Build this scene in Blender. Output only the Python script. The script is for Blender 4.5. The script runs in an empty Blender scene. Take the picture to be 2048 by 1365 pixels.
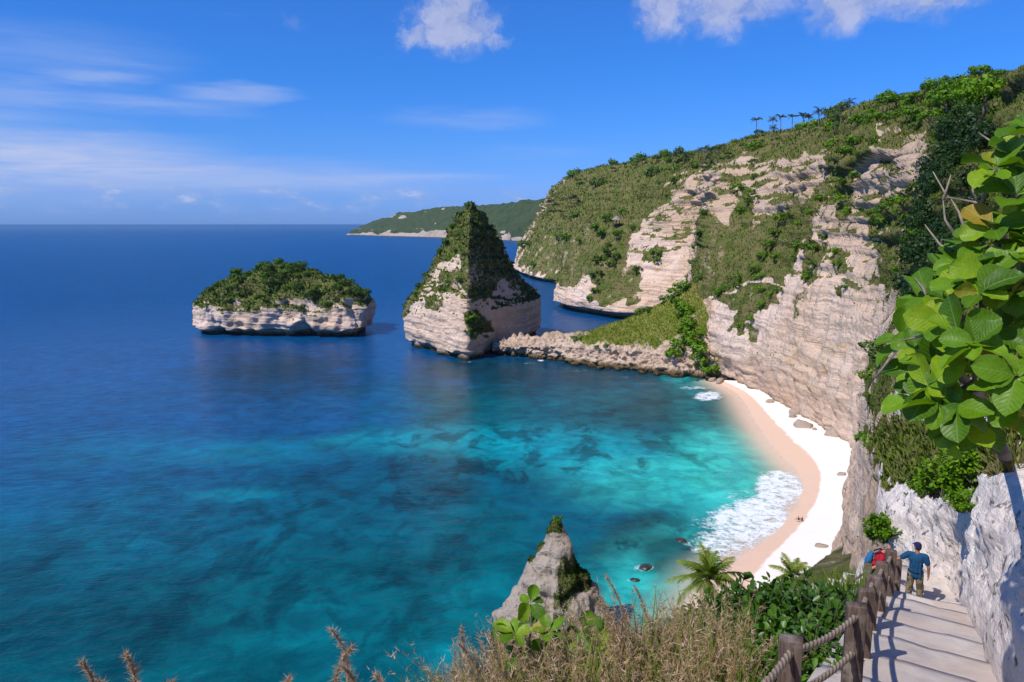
import bpy, math, random
import numpy as np
from mathutils import Vector, Matrix

R = math.radians
scene = bpy.context.scene
col = scene.collection

# ------------------------------------------------------------------ camera
F = 1500.0                 # focal length in pixels of the 2048 px wide photograph
PITCH = R(8.85)
CAM = np.array([0.0, 0.0, 65.0])
cam_data = bpy.data.cameras.new("camera")
cam_data.sensor_width = 36.0
cam_data.lens = 36.0 * F / 2048.0
cam_data.clip_start = 0.1
cam_data.clip_end = 500000.0
cam = bpy.data.objects.new("camera", cam_data)
col.objects.link(cam)
cam.location = CAM
cam.rotation_euler = (math.pi / 2 - PITCH, 0, 0)
scene.camera = cam
scene.view_settings.view_transform = 'Standard'
scene.view_settings.look = 'None'
scene.view_settings.exposure = 0.12
scene.view_settings.gamma = 1.0
scene.view_settings.use_curve_mapping = False
scene.cycles.max_bounces = 6
scene.cycles.diffuse_bounces = 3
scene.cycles.glossy_bounces = 3
scene.cycles.transmission_bounces = 4
scene.cycles.transparent_max_bounces = 12
scene.cycles.volume_bounces = 0
scene.cycles.caustics_reflective = False
scene.cycles.caustics_refractive = False
scene.cycles.use_denoising = True

FWD = np.array([0, math.cos(PITCH), -math.sin(PITCH)])
DOWN = np.array([0, -math.sin(PITCH), -math.cos(PITCH)])
RIGHT = np.array([1.0, 0, 0])


def ray(px, py):
    return RIGHT * ((px - 1024) / F) + DOWN * ((py - 682.5) / F) + FWD


def at_d(px, py, d):
    return CAM + ray(px, py) * d


def at_z(px, py, z=0.0):
    r = ray(px, py)
    return CAM + r * ((z - CAM[2]) / r[2])


def proj(P):
    Q = np.asarray(P, float) - CAM
    d = np.maximum(Q @ FWD, 0.05)
    return 1024 + F * (Q @ RIGHT) / d, 682.5 + F * (Q @ DOWN) / d, d


# ------------------------------------------------------------------ sun and sky
SUN_EL = R(50.0)
SUN_AZ = R(-127.0)         # measured from the viewing direction, negative = left
sd = np.array([math.sin(SUN_AZ) * math.cos(SUN_EL), math.cos(SUN_AZ) * math.cos(SUN_EL), math.sin(SUN_EL)])
sun_data = bpy.data.lights.new("sun", 'SUN')
sun_data.energy = 4.6
sun_data.angle = R(0.53)
sun_data.color = (1.0, 0.95, 0.87)
sun = bpy.data.objects.new("sun", sun_data)
col.objects.link(sun)
sun.rotation_euler = Vector(sd).to_track_quat('Z', 'Y').to_euler()
sun.location = (-60, -60, 160)


class NT:
    """small helper round a node tree"""

    def __init__(self, tree):
        self.t = tree

    def n(self, kind, **kw):
        nd = self.t.nodes.new(kind)
        for k, v in kw.items():
            setattr(nd, k, v)
        return nd

    def put(self, sock, v):
        if hasattr(v, 'is_output') or isinstance(v, bpy.types.NodeSocket):
            self.t.links.new(v, sock)
        elif v is not None:
            if hasattr(sock, 'default_value'):
                dv = sock.default_value
                if hasattr(dv, '__len__') and not isinstance(v, (int, float)):
                    v = tuple(v)
                    if len(dv) == 4 and len(v) == 3:
                        v = v + (1.0,)
                    sock.default_value = v
                elif hasattr(dv, '__len__'):
                    sock.default_value = (v,) * len(dv)
                else:
                    sock.default_value = v

    def math(self, op, a, b=None, c=None, clamp=False):
        nd = self.n('ShaderNodeMath', operation=op, use_clamp=clamp)
        self.put(nd.inputs[0], a)
        if b is not None:
            self.put(nd.inputs[1], b)
        if c is not None:
            self.put(nd.inputs[2], c)
        return nd.outputs[0]

    def vmath(self, op, a, b=None):
        nd = self.n('ShaderNodeVectorMath', operation=op)
        self.put(nd.inputs[0], a)
        if b is not None:
            self.put(nd.inputs[1], b)
        return nd.outputs[0]

    def noise(self, vec, scale=1.0, detail=4.0, rough=0.55, dist=0.0, color=False):
        nd = self.n('ShaderNodeTexNoise')
        self.put(nd.inputs['Vector'], vec)
        nd.inputs['Scale'].default_value = scale
        nd.inputs['Detail'].default_value = detail
        nd.inputs['Roughness'].default_value = rough
        nd.inputs['Distortion'].default_value = dist
        return nd.outputs['Color' if color else 'Fac']

    def voronoi(self, vec, scale=1.0, feature='F1'):
        nd = self.n('ShaderNodeTexVoronoi', feature=feature)
        self.put(nd.inputs['Vector'], vec)
        nd.inputs['Scale'].default_value = scale
        return nd.outputs['Distance']

    def ramp(self, fac, stops, interp='LINEAR'):
        nd = self.n('ShaderNodeValToRGB')
        nd.color_ramp.interpolation = interp
        els = nd.color_ramp.elements
        while len(els) < len(stops):
            els.new(0.5)
        for e, (p, c) in zip(els, stops):
            e.position = p
            e.color = (c, c, c, 1) if isinstance(c, (int, float)) else tuple(c) + (1,)
        self.put(nd.inputs[0], fac)
        return nd.outputs[0]

    def mrange(self, v, a, b, c=0.0, d=1.0, smooth=True):
        nd = self.n('ShaderNodeMapRange')
        nd.interpolation_type = 'SMOOTHSTEP' if smooth else 'LINEAR'
        self.put(nd.inputs[0], v)
        for i, x in enumerate((a, b, c, d)):
            self.put(nd.inputs[1 + i], x)
        return nd.outputs[0]

    def mix(self, fac, a, b, mode='MIX'):
        nd = self.n('ShaderNodeMix', data_type='RGBA', blend_type=mode)
        self.put(nd.inputs[0], fac)
        self.put(nd.inputs[6], a)
        self.put(nd.inputs[7], b)
        return nd.outputs[2]

    def attr(self, name, out='Fac'):
        nd = self.n('ShaderNodeAttribute', attribute_name=name)
        return nd.outputs[out]

    def pos(self):
        return self.n('ShaderNodeNewGeometry').outputs['Position']

    def sep(self, v):
        nd = self.n('ShaderNodeSeparateXYZ')
        self.put(nd.inputs[0], v)
        return nd.outputs

    def comb(self, x, y, z):
        nd = self.n('ShaderNodeCombineXYZ')
        for s, v in zip(nd.inputs, (x, y, z)):
            self.put(s, v)
        return nd.outputs[0]

    def scale(self, v, s):
        return self.vmath('MULTIPLY', v, s)

    def bump(self, h, strength=0.5, dist=0.1, normal=None):
        nd = self.n('ShaderNodeBump')
        self.put(nd.inputs['Strength'], strength)
        self.put(nd.inputs['Distance'], dist)
        self.put(nd.inputs['Height'], h)
        if normal is not None:
            self.put(nd.inputs['Normal'], normal)
        return nd.outputs[0]


def build_world():
    w = bpy.data.worlds.new("World")
    scene.world = w
    w.use_nodes = True
    t = w.node_tree
    t.nodes.clear()
    N = NT(t)
    sky = N.n('ShaderNodeTexSky')
    sky.sky_type = 'NISHITA'
    sky.sun_disc = False
    sky.sun_elevation = SUN_EL
    sky.sun_rotation = SUN_AZ
    sky.altitude = 60.0
    sky.air_density = 1.0
    sky.dust_density = 0.35
    sky.ozone_density = 3.0
    skyc = N.n('ShaderNodeHueSaturation')
    skyc.inputs['Saturation'].default_value = 1.2
    skyc.inputs['Hue'].default_value = 0.508
    t.links.new(sky.outputs[0], skyc.inputs['Color'])
    d = N.n('ShaderNodeTexCoord').outputs['Generated']
    x, y, z = N.sep(d)
    az = N.math('ARCTAN2', x, y)
    el = N.math('ARCSINE', z)
    skyo = N.mix(1.0, skyc.outputs[0], N.ramp(N.mrange(el, 0.0, R(40), 0, 1, False), [(0, (.232, .528, 1.75)), (.064, (.352, .59, 1.447)), (.1415, (.323, .68, 1.38)), (.267, (.287, .769, 1.414)), (.38, (.345, .835, 1.44)), (1, (.36, .85, 1.44))]), 'MULTIPLY')
    base = N.comb(N.math('MULTIPLY', az, 57.2958), N.math('MULTIPLY', el, 57.2958), 0.0)
    # warped angular coordinates so that cloud outlines are ragged
    wn = N.noise(base, 0.55, 6.0, 0.62, color=True)
    wv = N.vmath('SUBTRACT', wn, (0.5, 0.5, 0.5))
    puff = N.vmath('ADD', base, N.scale(wv, (4.4, 3.0, 0.0)))
    wn2 = N.noise(N.scale(base, (0.09, 0.75, 1.0)), 1.0, 4.0, 0.6, color=True)
    wisp = N.vmath('ADD', base, N.scale(N.vmath('SUBTRACT', wn2, (0.5, 0.5, 0.5)), (6.0, 2.2, 0.0)))

    def blob(coord, ax, ey, rx, ry, k):
        v = N.vmath('DIVIDE', N.vmath('SUBTRACT', coord, (ax, ey, 0.0)), (rx, ry, 1.0))
        nd = N.n('ShaderNodeVectorMath', operation='LENGTH')
        N.put(nd.inputs[0], v)
        return N.math('MULTIPLY', N.mrange(nd.outputs['Value'], 1.25, 0.15), k)

    def ang(px, py):
        r = ray(px, py)
        return math.degrees(math.atan2(r[0], r[1])), math.degrees(math.atan2(r[2], math.hypot(r[0], r[1])))

    def add(acc, v):
        return v if acc is None else N.math('MAXIMUM', acc, v)

    cum = None
    for px, py, rx, ry, k in [(905, 50, 3.6, 2.5, 1.0), (830, 70, 1.7, 1.1, .7), (985, 85, 1.6, .8, .6),
                              (1330, 15, 2.6, 2.6, .8), (1460, 5, 4.2, 2.5, .85), (1700, -10, 3.6, 2.6, .95),
                              (1870, -25, 4.2, 2.3, .85), (592, 42, 1.2, .9, .22), (1530, -90, 9, 4, .9),
                              (900, -160, 6, 3.5, .9), (300, -230, 8, 4, .8)]:
        a, e = ang(px, py)
        cum = add(cum, blob(puff, a, e, rx, ry, k))
    # further cumulus anywhere in the sky, above the frame and behind
    fld = N.noise(N.scale(base, (0.045, 0.075, 1.0)), 1.0, 5.0, 0.6)
    fld = N.math('MULTIPLY', N.mrange(fld, 0.64, 0.82), N.mrange(el, R(27), R(36)))
    cum = add(cum, N.math('MULTIPLY', fld, 0.85))
    # row of small cumulus just above the horizon, all round
    rown = N.noise(N.scale(base, (0.30, 0.75, 1.0)), 1.0, 6.0, 0.66)
    rowm = N.math('MULTIPLY', N.mrange(el, R(0.55), R(1.5)), N.mrange(el, R(3.3), R(1.9)))
    row = N.math('MULTIPLY', N.mrange(rown, 0.46, 0.62), rowm)
    cir = None
    for px, py, rx, ry, k in [(470, 190, 4.0, .62, .45), (310, 213, 6.6, .8, .30), (200, 160, 3.6, .6, .30),
                              (40, 185, 3.6, .9, .34), (120, 110, 8, 2.2, .20), (930, 238, 6.0, .9, .26),
                              (120, 300, 13, 1.5, .42), (470, 350, 17, 1.5, .36), (120, 355, 14, 2.0, .34),
                              (820, 355, 8, .6, .22), (-350, 250, 16, 3.0, .4), (1060, 310, 5, .6, .1)]:
        a, e = ang(px, py)
        v = blob(wisp, a, e, rx, ry, k)
        cir = v if cir is None else N.math('ADD', cir, v)
    strk = N.noise(N.scale(base, (0.10, 1.1, 1.0)), 1.0, 6.0, 0.62, 0.4)
    cir = N.math('MULTIPLY', cir, N.mrange(strk, 0.22, 0.68, 0.45, 1.25))
    gen = N.math('MULTIPLY', N.mrange(strk, 0.60, 0.85), N.mrange(N.noise(base, 0.03, 2.0), 0.5, 0.7, 0.0, 0.3))
    cir = N.math('ADD', cir, gen, clamp=True)
    cshade = N.noise(puff, 0.5, 5.0, 0.6)
    ccol = N.mix(N.mrange(cshade, 0.3, 0.7), (3.3, 3.9, 6.2), (5.0, 5.3, 7.2))
    out = N.mix(cir, skyo, (4.4, 5.2, 7.8))
    out = N.mix(N.math('MULTIPLY', row, 0.70), out, N.mix(N.mrange(rown, .55, .72), (2.6, 3.9, 7.2), (5.2, 5.8, 8.0)))
    cumd = N.math('MULTIPLY', N.mrange(N.math('MULTIPLY', cum, N.mrange(cshade, 0.25, 0.6, 0.55, 1.15)), 0.05, 0.9), 0.80)
    out = N.mix(cumd, out, ccol)
    bg = N.n('ShaderNodeBackground')
    bg.inputs['Strength'].default_value = 0.10
    t.links.new(out, bg.inputs['Color'])
    o = N.n('ShaderNodeOutputWorld')
    t.links.new(bg.outputs[0], o.inputs['Surface'])
    w.cycles.sampling_method = 'MANUAL'
    w.cycles.sample_map_resolution = 512


build_world()

# ------------------------------------------------------------------ numeric helpers
rng = np.random.default_rng(11)
random.seed(5)


def _hash(ix, iy, iz):
    h = (ix * 374761393 + iy * 668265263 + iz * 2147483647 + 1013904223) & 0xFFFFFFFF
    h = ((h ^ (h >> 13)) * 1274126177) & 0xFFFFFFFF
    h = ((h ^ (h >> 16)) * 2246822519) & 0xFFFFFFFF
    return h ^ (h >> 15)


_G = np.array([(1, 1, 0), (-1, 1, 0), (1, -1, 0), (-1, -1, 0), (1, 0, 1), (-1, 0, 1), (1, 0, -1), (-1, 0, -1),
               (0, 1, 1), (0, -1, 1), (0, 1, -1), (0, -1, -1), (1, 1, 0), (-1, 1, 0), (0, -1, 1), (0, -1, -1)], float)


def pn(P):
    """3-D gradient noise in about [-1, 1] for an array of points (..., 3)"""
    P = np.asarray(P, float)
    sh = P.shape[:-1]
    P = P.reshape(-1, 3)
    I = np.floor(P).astype(np.int64)
    f = P - I
    u = f * f * f * (f * (f * 6 - 15) + 10)
    out = 0
    for dx in (0, 1):
        wx = u[:, 0] if dx else 1 - u[:, 0]
        for dy in (0, 1):
            wy = u[:, 1] if dy else 1 - u[:, 1]
            for dz in (0, 1):
                wz = u[:, 2] if dz else 1 - u[:, 2]
                g = _G[_hash(I[:, 0] + dx, I[:, 1] + dy, I[:, 2] + dz) & 15]
                dot = g[:, 0] * (f[:, 0] - dx) + g[:, 1] * (f[:, 1] - dy) + g[:, 2] * (f[:, 2] - dz)
                out = out + wx * wy * wz * dot
    return (out * 1.25).reshape(sh)


def fbm(P, octv=4, gain=0.5):
    a, s, tot = 1.0, 0.0, 0.0
    P = np.asarray(P, float)
    for k in range(octv):
        s = s + a * pn(P * 2.03 ** k + 17.3 * k)
        tot += a
        a *= gain
    return s / tot


def sstep(x, a, b):
    t = np.clip((x - a) / (b - a), 0, 1)
    return t * t * (3 - 2 * t)


def in_poly(px, py, poly):
    inside = np.zeros(px.shape, bool)
    n = len(poly)
    for i in range(n):
        x1, y1 = poly[i]
        x2, y2 = poly[(i + 1) % n]
        if y1 == y2:
            continue
        c = ((y1 > py) != (y2 > py)) & (px < (x2 - x1) * (py - y1) / (y2 - y1) + x1)
        inside ^= c
    return inside


def catmull(ctrl, samples_per_seg):
    """Catmull-Rom through ctrl (n, k, 3), samples_per_seg list of n-1 ints -> (m, k, 3)"""
    C = np.asarray(ctrl, float)
    n = len(C)
    out = []
    for i in range(n - 1):
        p0 = C[max(i - 1, 0)]
        p1, p2 = C[i], C[i + 1]
        p3 = C[min(i + 2, n - 1)]
        L = np.linalg.norm(p2 - p1, axis=-1, keepdims=True) + 1e-6
        t1 = (p2 - p0) / (np.linalg.norm(p2 - p1, axis=-1, keepdims=True) + np.linalg.norm(p1 - p0, axis=-1, keepdims=True) + 1e-6) * L
        t2 = (p3 - p1) / (np.linalg.norm(p3 - p2, axis=-1, keepdims=True) + np.linalg.norm(p2 - p1, axis=-1, keepdims=True) + 1e-6) * L
        t1, t2 = t1 * 0.85, t2 * 0.85
        m = samples_per_seg[i]
        for s in np.arange(m) / m:
            out.append((2 * s**3 - 3 * s**2 + 1) * p1 + (s**3 - 2 * s**2 + s) * t1 + (-2 * s**3 + 3 * s**2) * p2 + (s**3 - s**2) * t2)
    out.append(C[-1])
    return np.array(out)


def new_obj(name, mesh, mat=None, parent=None, loc=None):
    o = bpy.data.objects.new(name, mesh)
    col.objects.link(o)
    if mat is not None and mesh is not None and not mesh.materials:
        mesh.materials.append(mat)
    if parent is not None:
        o.parent = parent
    if loc is not None:
        o.location = loc
    return o


def tag(o, label=None, cat=None, group=None, kind=None):
    if label:
        o['label'] = label
    if cat:
        o['category'] = cat
    if group:
        o['group'] = group
    if kind:
        o['kind'] = kind
    return o


def empty(name, loc=(0, 0, 0), rz=0.0):
    o = bpy.data.objects.new(name, None)
    o.empty_display_size = 0.3
    col.objects.link(o)
    o.location = loc
    o.rotation_euler = (0, 0, rz)
    return o


def np_mesh(name, V, faces, attrs=None, smooth=True):
    """V (n,3); faces (m,k) int array; attrs: name -> (n,) floats or (n,3) colours"""
    V = np.ascontiguousarray(V, dtype=np.float32)
    faces = np.ascontiguousarray(faces, dtype=np.int32)
    me = bpy.data.meshes.new(name)
    me.vertices.add(len(V))
    me.vertices.foreach_set('co', V.ravel())
    m, k = faces.shape
    me.loops.add(m * k)
    me.loops.foreach_set('vertex_index', faces.ravel())
    me.polygons.add(m)
    me.polygons.foreach_set('loop_start', np.arange(0, m * k, k, dtype=np.int32))
    me.polygons.foreach_set('loop_total', np.full(m, k, dtype=np.int32))
    if smooth:
        me.polygons.foreach_set('use_smooth', np.ones(m, dtype=bool))
    for a, val in (attrs or {}).items():
        val = np.asarray(val, dtype=np.float32)
        if val.ndim == 1:
            at = me.attributes.new(a, 'FLOAT', 'POINT')
            at.data.foreach_set('value', val)
        else:
            at = me.attributes.new(a, 'FLOAT_COLOR', 'POINT')
            c4 = np.ones((len(val), 4), np.float32)
            c4[:, :3] = val
            at.data.foreach_set('color', c4.ravel())
    me.update(calc_edges=True)
    return me


def grid_faces(n, m, wrap=False):
    i = np.arange(n if wrap else n - 1)
    j = np.arange(m - 1)
    a, b = np.meshgrid(i, j, indexing='ij')
    a2 = (a + 1) % n
    return np.stack([a * m + b, a2 * m + b, a2 * m + b + 1, a * m + b + 1], -1).reshape(-1, 4)


def grid_normals(P, wrap=False):
    if wrap:
        ds = np.roll(P, -1, 0) - np.roll(P, 1, 0)
    else:
        ds = np.gradient(P, axis=0)
    dt = np.gradient(P, axis=1)
    n = np.cross(ds, dt)
    return n / (np.linalg.norm(n, axis=-1, keepdims=True) + 1e-9)


class Pile:
    """collects many little faces into one mesh"""

    def __init__(self):
        self.v, self.f, self.a, self.n = [], [], [], 0

    def add(self, V, Fc, rnd=None):
        V = np.asarray(V, float).reshape(-1, 3)
        self.v.append(V)
        self.f.append(np.asarray(Fc, int) + self.n)
        self.a.append(np.full(len(V), 0.5) if rnd is None else np.broadcast_to(np.asarray(rnd, float), (len(V),)))
        self.n += len(V)

    def mesh(self, name, smooth=False):
        V = np.concatenate(self.v)
        fs = {}
        for f in self.f:
            fs.setdefault(f.shape[1], []).append(f)
        if len(fs) == 1:
            return np_mesh(name, V, np.concatenate(self.f), {'rnd': np.concatenate(self.a)}, smooth)
        allf = []
        for k, l in fs.items():
            a = np.concatenate(l)
            if k == 4:
                a = np.concatenate([a[:, [0, 1, 2]], a[:, [0, 2, 3]]])
            allf.append(a)
        return np_mesh(name, V, np.concatenate(allf), {'rnd': np.concatenate(self.a)}, smooth)


def tube(path, radii, seg=8, cap=True):
    """tapered tube along path -> V, F(quads)"""
    path = np.asarray(path, float)
    radii = np.broadcast_to(np.asarray(radii, float), (len(path),))
    T = np.gradient(path, axis=0)
    T /= np.linalg.norm(T, axis=1, keepdims=True) + 1e-9
    up = np.array([0.13, 0.21, 0.97])
    V = []
    prev = None
    for p, t, r in zip(path, T, radii):
        a = np.cross(t, up) if prev is None else prev - t * (prev @ t)
        if np.linalg.norm(a) < 1e-4:
            a = np.cross(t, [1, 0, 0])
        a = a / np.linalg.norm(a)
        prev = a
        b = np.cross(t, a)
        th = np.arange(seg) * 2 * math.pi / seg
        V.append(p + r * (np.cos(th)[:, None] * a + np.sin(th)[:, None] * b))
    n = len(path)
    V = np.concatenate(V)
    i, j = np.meshgrid(np.arange(n - 1), np.arange(seg), indexing='ij')
    j2 = (j + 1) % seg
    Fq = np.stack([i * seg + j, i * seg + j2, (i + 1) * seg + j2, (i + 1) * seg + j], -1).reshape(-1, 4)
    if cap:
        V = np.concatenate([V, path[:1], path[-1:]])
        c0, c1 = n * seg, n * seg + 1
        jj = np.arange(seg)
        k2 = (jj + 1) % seg
        Fq = np.concatenate([Fq, np.stack([np.full(seg, c0), k2, jj, jj], -1)[:, [0, 1, 2, 2]][:, :4],
                             np.stack([np.full(seg, c1), (n - 1) * seg + jj, (n - 1) * seg + k2, (n - 1) * seg + k2], -1)])
        # degenerate quads turned to proper ones by splitting the fan in pairs
        fan = []
        body = Fq[: (n - 1) * seg]
        for base, c, rev in ((0, c0, True), ((n - 1) * seg, c1, False)):
            for q in range(0, seg, 2):
                a, b, d = base + q, base + (q + 1) % seg, base + (q + 2) % seg
                fan.append([c, d, b, a] if rev else [c, a, b, d])
        Fq = np.concatenate([body, np.array(fan)])
    return V, Fq


# ------------------------------------------------------------------ materials
def new_mat(name):
    m = bpy.data.materials.new(name)
    m.use_nodes = True
    m.node_tree.nodes.clear()
    N = NT(m.node_tree)
    out = N.n('ShaderNodeOutputMaterial')
    b = N.n('ShaderNodeBsdfPrincipled')
    m.node_tree.links.new(b.outputs[0], out.inputs['Surface'])
    return m, N, b, out


def rock_material(name, pale, warm, grey, k=1.0, wet=True, bump=0.6, ochre=0.5, cover=((.075, .110, .016), (.175, .150, .060)), pits=0.0, dark=0.0, clean=1.0, upper=0.0):
    """layered limestone; k = 1 for cliffs seen from far, larger for rock close by"""
    m, N, b, out = new_mat(name)
    p = N.pos()
    x, y, z = N.sep(p)
    wob = N.noise(p, 0.05 * k, 3.0)
    zz = N.math('ADD', z, N.math('MULTIPLY', wob, 5.0 / k))
    lay = N.noise(N.comb(N.math('MULTIPLY', x, .012), N.math('MULTIPLY', y, .012), zz), 0.55 * k, 5.0, 0.7)
    fine = N.noise(p, 0.9 * k, 8.0, 0.68)
    big = N.noise(p, 0.028 * k, 4.0, 0.6)
    och = N.noise(N.scale(p, (1, 1, 1.9)), 0.05 * k, 5.0, 0.65)
    stain = N.noise(N.scale(p, (1, 1, 0.10)), 0.22 * k, 6.0, 0.68)
    c = N.mix(N.mrange(big, 0.35, 0.68), pale, warm)
    c = N.mix(N.math('MULTIPLY', N.mrange(och, 0.56, 0.72), ochre), c, (.50, .30, .125))
    if upper:
        c = N.mix(N.math('MULTIPLY', N.mrange(N.math('ADD', zz, N.math('MULTIPLY', och, 40.0)), 62, 100), upper), c, (.47, .335, .225))
    c = N.mix(N.mrange(lay, 0.30, 0.48, 0.80 * clean, 0.0), c, N.mix(0.62, c, (.22, .155, .11)))
    c = N.mix(N.math('MULTIPLY', N.mrange(stain, 0.54, 0.74), 0.75 * clean), c, grey)
    c = N.mix(N.mrange(fine, 0.30, 0.46, (0.50 + dark) * clean, 0.0), c, (.15, .12, .10))
    if pits:
        pit = N.noise(p, 4.2, 4.0, 0.62)
        c = N.mix(N.math('MULTIPLY', N.mrange(pit, 0.42, 0.35), pits), c, (.10, .085, .07))
    veg = N.attr('veg')
    vv = N.mrange(N.math('ADD', veg, N.math('MULTIPLY', N.math('SUBTRACT', fine, 0.5), 0.9)), 0.38, 0.62)
    cov = N.mix(N.mrange(N.noise(p, 0.16 * k, 5.0, 0.65), 0.35, 0.62), cover[0], cover[1])
    c = N.mix(vv, c, cov)
    if wet:
        wl = N.math('ADD', z, N.math('MULTIPLY', N.math('SUBTRACT', fine, 0.5), 3.0))
        c = N.mix(N.mrange(wl, 3.4, 1.5), c, (.13, .092, .042))
        c = N.mix(N.mrange(wl, 1.5, 0.5), c, (.022, .020, .015))
    N.put(b.inputs['Base Color'], c)
    b.inputs['Roughness'].default_value = 0.92
    b.inputs['Specular IOR Level'].default_value = 0.12
    h = N.math('ADD', N.math('MULTIPLY', lay, 1.0), N.math('MULTIPLY', fine, 1.1))
    if pits:
        h = N.math('ADD', h, N.math('MULTIPLY', N.noise(p, 5.5, 5.0, 0.65), 0.5))
    N.put(b.inputs['Normal'], N.bump(h, min(1.0, bump * 1.35), 1.2 / k))
    return m


M_CLIFF = rock_material('limestone_cliff', (.77, .585, .475), (.70, .49, .345), (.44, .385, .35), ochre=.8, upper=.62, bump=.75)
M_STACK = rock_material('limestone_stack', (.72, .55, .435), (.66, .47, .335), (.36, .31, .28), ochre=0.3)
M_SPIT = rock_material('limestone_spit', (.60, .46, .36), (.55, .39, .28), (.30, .26, .225), ochre=0.35,
                       cover=((.15, .20, .03), (.25, .23, .07)), dark=.3)
M_PINN = rock_material('grey_limestone', (.46, .385, .315), (.40, .315, .24), (.085, .08, .077), k=1.4, ochre=0.15, dark=.45, bump=.9, clean=1.15)
M_NEAR = rock_material('white_limestone', (.82, .74, .675), (.78, .665, .575), (.50, .465, .44), k=5.0, wet=False, bump=0.55, clean=.45,
                       ochre=0.15, pits=0.85, cover=((.06, .08, .016), (.16, .135, .055)))
M_SLOPE = rock_material('pale_slope', (.50, .42, .35), (.42, .33, .25), (.30, .27, .24), k=3.0, ochre=0.2,
                        cover=((.05, .065, .014), (.15, .125, .05)))
M_FAR = rock_material('far_cliff', (.42, .34, .29), (.36, .28, .21), (.24, .23, .22), k=0.22, ochre=0.25, bump=0.4,
                      cover=((.028, .052, .016), (.05, .07, .022)))
M_BOULDER = rock_material('boulder_rock', (.40, .32, .26), (.34, .26, .20), (.22, .20, .18), k=3.0, ochre=0.1, wet=False)


def leaf_material(name, stops, trans=0.35, gloss=0.45, spec=0.35, objvar=0.35, tint=(1.25, 1.35, .55)):
    m, N, b, out = new_mat(name)
    rn = N.attr('rnd')
    ob = N.n('ShaderNodeObjectInfo').outputs['Random']
    f = N.math('ADD', N.math('MULTIPLY', rn, 1 - objvar), N.math('MULTIPLY', ob, objvar), clamp=True)
    c = N.ramp(f, stops)
    N.put(b.inputs['Base Color'], c)
    b.inputs['Roughness'].default_value = gloss
    b.inputs['Specular IOR Level'].default_value = spec
    tr = N.n('ShaderNodeBsdfTranslucent')
    N.put(tr.inputs['Color'], N.mix(1.0, c, tint, 'MULTIPLY'))
    mx = N.n('ShaderNodeMixShader')
    mx.inputs[0].default_value = trans
    m.node_tree.links.new(b.outputs[0], mx.inputs[1])
    m.node_tree.links.new(tr.outputs[0], mx.inputs[2])
    m.node_tree.links.new(mx.outputs[0], out.inputs['Surface'])
    return m


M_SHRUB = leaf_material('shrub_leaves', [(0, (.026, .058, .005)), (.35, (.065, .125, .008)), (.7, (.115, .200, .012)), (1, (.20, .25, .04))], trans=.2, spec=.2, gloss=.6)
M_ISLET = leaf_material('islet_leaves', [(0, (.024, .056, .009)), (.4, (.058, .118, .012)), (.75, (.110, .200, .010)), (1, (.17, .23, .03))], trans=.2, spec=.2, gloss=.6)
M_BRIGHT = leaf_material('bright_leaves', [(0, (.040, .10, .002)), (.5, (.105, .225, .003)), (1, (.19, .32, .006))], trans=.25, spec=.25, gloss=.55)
M_SCRUB = leaf_material('scrub_blades', [(0, (.075, .125, .014)), (.3, (.12, .185, .020)), (.55, (.165, .205, .036)), (.8, (.22, .205, .075)), (1, (.28, .22, .13))], spec=.1, gloss=.8, objvar=0)
M_RIDGEGRASS = leaf_material('ridge_grass', [(0, (.15, .215, .018)), (.6, (.25, .31, .04)), (1, (.32, .31, .085))], spec=.1, gloss=.8, objvar=0)
M_DARKTREE = leaf_material('dark_leaves', [(0, (.010, .026, .007)), (.5, (.022, .055, .010)), (1, (.045, .10, .014))], spec=.3, gloss=.5)
M_PALMFAR = leaf_material('far_palm_fronds', [(0, (.030, .042, .015)), (.6, (.07, .085, .03)), (1, (.12, .11, .05))], spec=.25, gloss=.5)
M_PALM = leaf_material('palm_fronds', [(0, (.07, .12, .012)), (.5, (.15, .22, .018)), (.8, (.27, .30, .03)), (1, (.34, .26, .12))], spec=.35, gloss=.45, objvar=.5)
M_FORE = leaf_material('foreground_leaves', [(0, (.022, .060, .008)), (.5, (.055, .13, .012)), (.85, (.10, .22, .016)), (1, (.17, .28, .03))], spec=.4, gloss=.38)
M_DRY = leaf_material('dry_grass', [(0, (.10, .17, .02)), (.28, (.20, .23, .045)), (.5, (.33, .21, .095)), (.8, (.44, .30, .185)), (1, (.58, .44, .32))], spec=.15, gloss=.7, objvar=0, tint=(1.1, 1.0, .8))


def bark_material(name, a, b2, sc=9.0):
    m, N, b, out = new_mat(name)
    p = N.pos()
    f = N.noise(N.scale(p, (1, 1, .35)), sc, 6.0, 0.65)
    N.put(b.inputs['Base Color'], N.mix(N.mrange(f, .3, .7), a, b2))
    b.inputs['Roughness'].default_value = 0.85
    b.inputs['Specular IOR Level'].default_value = 0.15
    N.put(b.inputs['Normal'], N.bump(f, 0.6, 0.03))
    return m


M_BARK = bark_material('bark', (.075, .055, .042), (.20, .165, .135))
M_TWIG = bark_material('dry_twig', (.15, .12, .095), (.30, .25, .20), 20)
M_PALMTRUNK = bark_material('palm_trunk', (.12, .10, .075), (.27, .23, .18), 4)


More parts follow.
